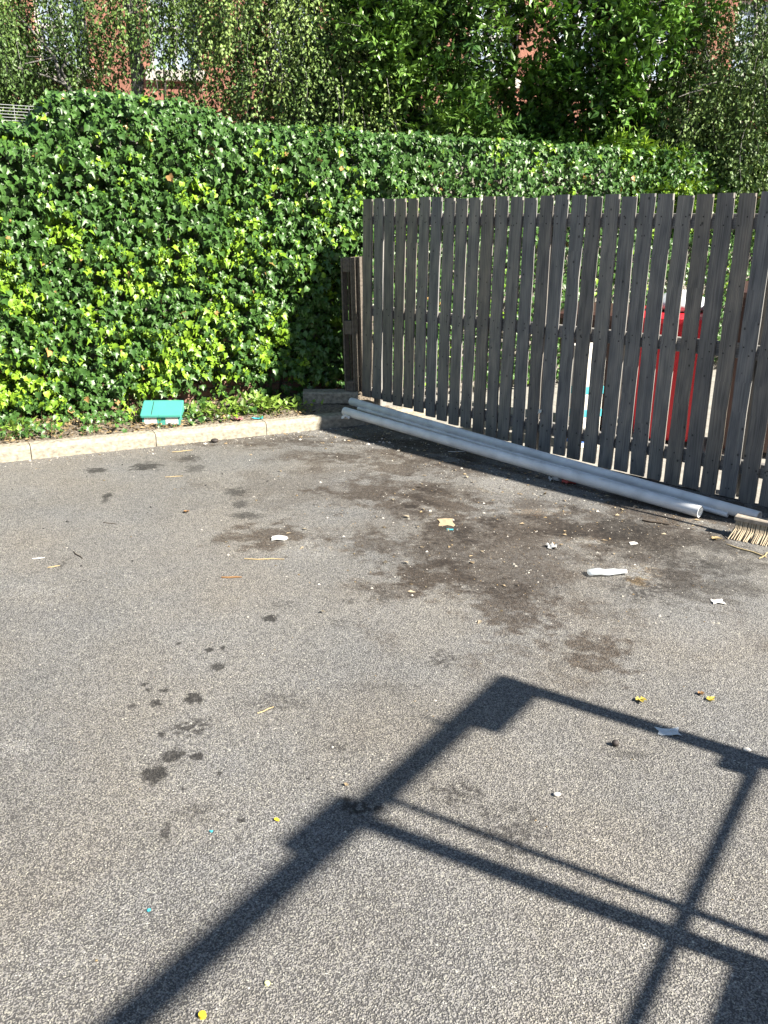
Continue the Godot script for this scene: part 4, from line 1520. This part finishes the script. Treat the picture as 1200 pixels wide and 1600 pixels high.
func make_litter() -> void:
	rng.seed = 121
	var p: MeshInstance3D
	p = solo("paper_scrap", crumple(0.085, 0.07, 4, 0.008), mats.white_paper, "torn white paper lying on a brown stain", "paper", w3(Vector2(-0.579, 4.513)))
	p = solo("cardboard_scrap", crumple(0.085, 0.13, 4, 0.004), mats.card_brown, "flat tan cardboard scrap on dark dirty tarmac", "cardboard", w3(Vector2(0.368, 4.824)))
	p = solo("plastic_scrap", crumple(0.035, 0.03, 3, 0.003), mats.turquoise_print, "turquoise plastic shred beside the tan cardboard", "plastic scrap", w3(Vector2(0.384, 4.70)))
	p = solo("tissue", crumple(0.05, 0.06, 5, 0.018), mats.white_paper, "crumpled white tissue out on the stained tarmac", "tissue", w3(Vector2(0.921, 4.429)))
	p = solo("paper_scrap", crumple(0.055, 0.05, 4, 0.006), mats.white_paper, "white scrap on the grey-black stain near the broom", "paper", w3(Vector2(1.579, 3.732)))
	p = solo("paper_scrap", crumple(0.04, 0.035, 3, 0.008), mats.white_paper, "curled white paper strip on the blackest stain", "paper", w3(Vector2(1.391, 4.507)))
	# squashed bottle
	var bt := thing("squashed_bottle", "flattened clear plastic bottle lying on the tarmac", "bottle", w3(Vector2(1.13, 4.05), 0.004), 0.10)
	var rings := []
	for q in [[-0.095, 0.022, 0.006], [-0.09, 0.034, 0.011], [-0.04, 0.036, 0.015], [0.0, 0.035, 0.010], [0.04, 0.028, 0.013], [0.075, 0.014, 0.011], [0.09, 0.012, 0.011]]:
		var r := ring(Vector3(q[0], q[2], 0), Vector3.BACK, Vector3.UP, q[1], q[2], 12)
		for k in r.size():
			r[k] += Vector3(0, absf(rng.randfn()) * 0.002, rng.randfn() * 0.001)
		rings.append(r)
	var st := begin()
	loft(st, rings, true, true)
	part("body", done(st), mats.clear_film, bt)
	part("cap", tube_mesh([Vector3(0.09, 0.012, 0), Vector3(0.102, 0.012, 0)], [0.0125, 0.0125], 10), mats.white_paint, bt)
	p = solo("plastic_film", crumple(0.07, 0.045, 4, 0.008), mats.clear_film, "wisp of clear plastic film on bare tarmac", "plastic film", w3(Vector2(1.003, 2.616)))
	p = solo("fallen_leaf", dead_leaf(0.055), mats.leaf_yellow, "single yellow fallen leaf on clean tarmac", "leaf", w3(Vector2(0.962, 2.833)), "fallen leaves on the tarmac")
	p = solo("fallen_leaf", dead_leaf(0.035), mats.leaf_brown, "small rusty leaf, further of a close pair", "leaf", w3(Vector2(1.205, 2.886)), "fallen leaves on the tarmac")
	p = solo("fallen_leaf", dead_leaf(0.042), mats.leaf_yellow, "small yellowing leaf beside a rusty one", "leaf", w3(Vector2(1.22, 2.835)), "fallen leaves on the tarmac")
	p.rotation.y = 2.0
	p = solo("fallen_leaf", dead_leaf(0.05), mats.leaf_brown, "dark curled leaf lying near the kerb side stains", "leaf", w3(Vector2(-1.195, 4.962)), "fallen leaves on the tarmac")
	p = solo("fallen_leaf", dead_leaf(0.07), mats.straw_dry, "large dry leaf by the broom bristles", "leaf", w3(Vector2(1.87, 4.60)), "fallen leaves on the tarmac")
	p.rotation.y = 1.0
	solo("dark_lump", pebble(0.013, 0.8), mats.stone_dark, "small black lump on clean tarmac inside the frame's shadow", "lump", w3(Vector2(0.795, 2.534)))
	solo("pale_stone", pebble(0.013, 0.4), mats.stone_pale, "pale pebble lying inside the frame's shadow outline", "stone", w3(Vector2(0.546, 2.258)))
	solo("chewing_gum", pebble(0.014, 0.2), mats.stone_pale, "flat whitish gum blot in the shadow of a post", "gum", w3(Vector2(1.236, 2.517)))
	solo("plastic_stopper", tube_mesh([Vector3.ZERO, Vector3(0, 0.008, 0)], [0.009, 0.0085], 14), mats.yellow_plastic, "bright yellow plastic stopper on the tarmac", "stopper", w3(Vector2(-0.387, 1.459)))
	solo("pale_disc", tube_mesh([Vector3.ZERO, Vector3(0, 0.004, 0)], [0.007, 0.006], 12), mats.pale_yellow, "tiny pale yellow disc on the tarmac", "disc", w3(Vector2(-0.255, 1.548)))
	solo("plastic_chip", crumple(0.010, 0.008, 2, 0.003), mats.turquoise_print, "tiny turquoise chip alone on clean tarmac", "plastic chip", w3(Vector2(-0.585, 1.766)))
	solo("plastic_chip", crumple(0.011, 0.009, 2, 0.003), mats.turquoise_print, "tiny turquoise chip near black oil specks", "plastic chip", w3(Vector2(-0.486, 2.068)))
	solo("plastic_chip", crumple(0.012, 0.010, 2, 0.003), mats.yellow_plastic, "tiny yellow chip at the edge of the beam shadow", "plastic chip", w3(Vector2(-0.304, 2.123)))
	twig(Vector2(-0.749, 3.947), 0.05, 0.10, 0.0045, mats.leaf_brown, "twig", "short reddish brown stick on the tarmac", "twig")
	twig(Vector2(-0.622, 4.201), 0.0, 0.21, 0.003, mats.straw_dry, "straw", "long pale straw lying near the torn paper", "straw")
	twig(Vector2(-1.602, 4.221), -0.9, 0.13, 0.003, mats.twig_dark, "twig", "dark bent twig beside a small oily stain", "twig")
	twig(Vector2(-1.67, 4.06), 0.5, 0.06, 0.0025, mats.straw_dry, "straw", "short pale straw below the dark bent twig", "straw")
	twig(Vector2(-0.417, 2.727), 0.7, 0.07, 0.0022, mats.straw_dry, "straw", "pale straw on the specked stain", "straw")
	twig(Vector2(-1.591, 4.733), -0.3, 0.09, 0.002, mats.twig_dark, "twig", "thin dark twig on clean tarmac", "twig")
	twig(Vector2(-1.79, 4.168), 0.3, 0.06, 0.003, mats.white_paper, "straw", "white straw scrap on grey tarmac", "straw")
	twig(Vector2(-1.55, 6.42), 0.45, 0.16, 0.003, mats.straw_dry, "straw", "pale straw lying along the kerb's foot", "straw")
	twig(Vector2(-1.45, 5.72), 0.25, 0.12, 0.0025, mats.straw_dry, "straw", "straw between the kerb and the oily patches", "straw")
	twig(Vector2(1.98, 4.42), 2.2, 0.24, 0.004, mats.straw_dry, "twig", "forked pale twig in front of the broom", "twig")
	twig(Vector2(2.06, 4.36), 0.8, 0.16, 0.003, mats.straw_dry, "twig", "pale twig crossing the forked one by the broom", "twig")
	twig(Vector2(0.556, 6.517), 0.1, 0.13, 0.003, mats.white_paper, "straw", "white straw in the pipes' shade", "straw")
	twig(Vector2(1.62, 4.87), -0.5, 0.16, 0.006, mats.twig_dark, "twig", "dark stick lying at the end of a pale pipe", "twig")
	solo("dark_lump", pebble(0.032, 0.5), mats.stone_dark, "black lump of debris against the sunlit kerb", "lump", w3(Vector2(-1.36, 6.72)))
	solo("slate_piece", pebble(0.13, 0.3), mats.slate_dark, "dark slate piece in the planting bed", "slate", w3(hedge(-2.55, 0.42), 0.09))
	solo("plastic_scrap", crumple(0.09, 0.08, 5, 0.04), mats.red_scrap, "crushed red wrapper against the pale pipe", "wrapper", w3(Vector2(1.26, 5.68)))
	solo("plastic_scrap", crumple(0.06, 0.06, 4, 0.03), mats.white_film, "white wrapper next to the crushed red one", "wrapper", w3(Vector2(1.17, 5.74)))
	solo("plastic_scrap", crumple(0.07, 0.05, 4, 0.02), mats.pink_scrap, "pink wrapper on the soil behind the kerb", "wrapper", w3(hedge(-0.60, 0.22), 0.10))
	solo("plastic_scrap", crumple(0.08, 0.05, 4, 0.01), mats.turquoise_print, "turquoise wrapper on the soil behind the kerb", "wrapper", w3(hedge(-0.44, 0.20), 0.10))
	solo("paper_scrap", crumple(0.07, 0.06, 4, 0.03), mats.white_paper, "white paper ball by the pipes' raised ends", "paper", w3(Vector2(-0.33, 7.16), 0.105))
	# loose chips, crumbs and dead leaf bits: too many to count
	st = begin()
	st.set_smooth_group(-1)
	for k in 3400:
		var at: Vector2
		var near := rng.randf()
		if near < 0.30:
			at = fence_at(rng.randf_range(0, 30), 0.15 + absf(rng.randfn()) * 0.42)
		elif near < 0.55:
			at = Vector2(0.75 + rng.randfn() * 0.75, 4.6 + rng.randfn() * 0.75)
		elif near < 0.68:
			at = hedge(rng.randf_range(-2.6, 0.3), -absf(rng.randfn()) * 0.14 - 0.01)
		else:
			at = Vector2(rng.randf_range(-2.6, 2.4), rng.randf_range(1.2, 6.6))
		if (at - KERB_O).dot(KERB_N) < 0.01 or (at - FENCE_O).dot(FENCE_N) < 0.02:
			continue
		var s := rng.randf_range(0.0016, 0.0042) * (1.0 + 1.4 * float(rng.randf() < 0.10)) * (0.55 + 0.13 * at.y)
		var v := rng.randf_range(0.25, 1.0)
		var c := Color(0.58 * v, 0.55 * v, 0.49 * v)
		if rng.randf() < 0.35:
			c = Color(0.30 * v, 0.22 * v, 0.12 * v)
		if near > 0.68 and rng.randf() < 0.55:
			c = Color(0.03, 0.03, 0.03)
		var q := w3(at, 0.001)
		var a0 := rng.randf() * TAU
		var pts := []
		for e in 4:
			pts.append(q + Vector3(cos(a0 + e * TAU / 4.0) * s * rng.randf_range(0.6, 1.6), 0, sin(a0 + e * TAU / 4.0) * s * rng.randf_range(0.5, 1.0)))
		var peak := q + Vector3(0, s * 0.8, 0)
		for e in 4:
			leaf_tri(st, pts[e], pts[(e + 1) % 4], peak, c)
	var o := part("loose_grit", done(st), mats.dry_stuff, self)
	o.set_meta("kind", "stuff")
	tag(o, "loose chips and crumbs of grit scattered over the tarmac", "grit")
	# dead leaves and debris swept against the fence
	st = begin()
	st.set_smooth_group(-1)
	for k in 380:
		var i := rng.randf_range(-0.5, 27.0)
		var at := fence_at(i, 0.08 + absf(rng.randfn()) * 0.40)
		if rng.randf() < 0.15:
			at = Vector2(0.5 + rng.randfn() * 0.8, 4.9 + rng.randfn() * 0.8)
		if (at - KERB_O).dot(KERB_N) < 0.02 or (at - FENCE_O).dot(FENCE_N) < 0.03:
			continue
		var v := rng.randf_range(0.4, 1.2)
		add_leaf(st, w3(at, 0.004), Vector3(rng.randfn(), rng.randf_range(0.0, 0.35), rng.randfn()).normalized(), (Vector3.UP + rand_dir() * 0.5).normalized(), rng.randf_range(0.015, 0.045), rng.randf_range(0.01, 0.025), Color(0.30 * v, 0.22 * v, 0.12 * v).lerp(Color(0.4, 0.37, 0.3), 0.4 * rng.randf()))
	o = part("dead_leaves", done(st), mats.dry_stuff, self)
	o.set_meta("kind", "stuff")
	tag(o, "dead leaf bits gathered along the fence and pipes", "leaf litter")
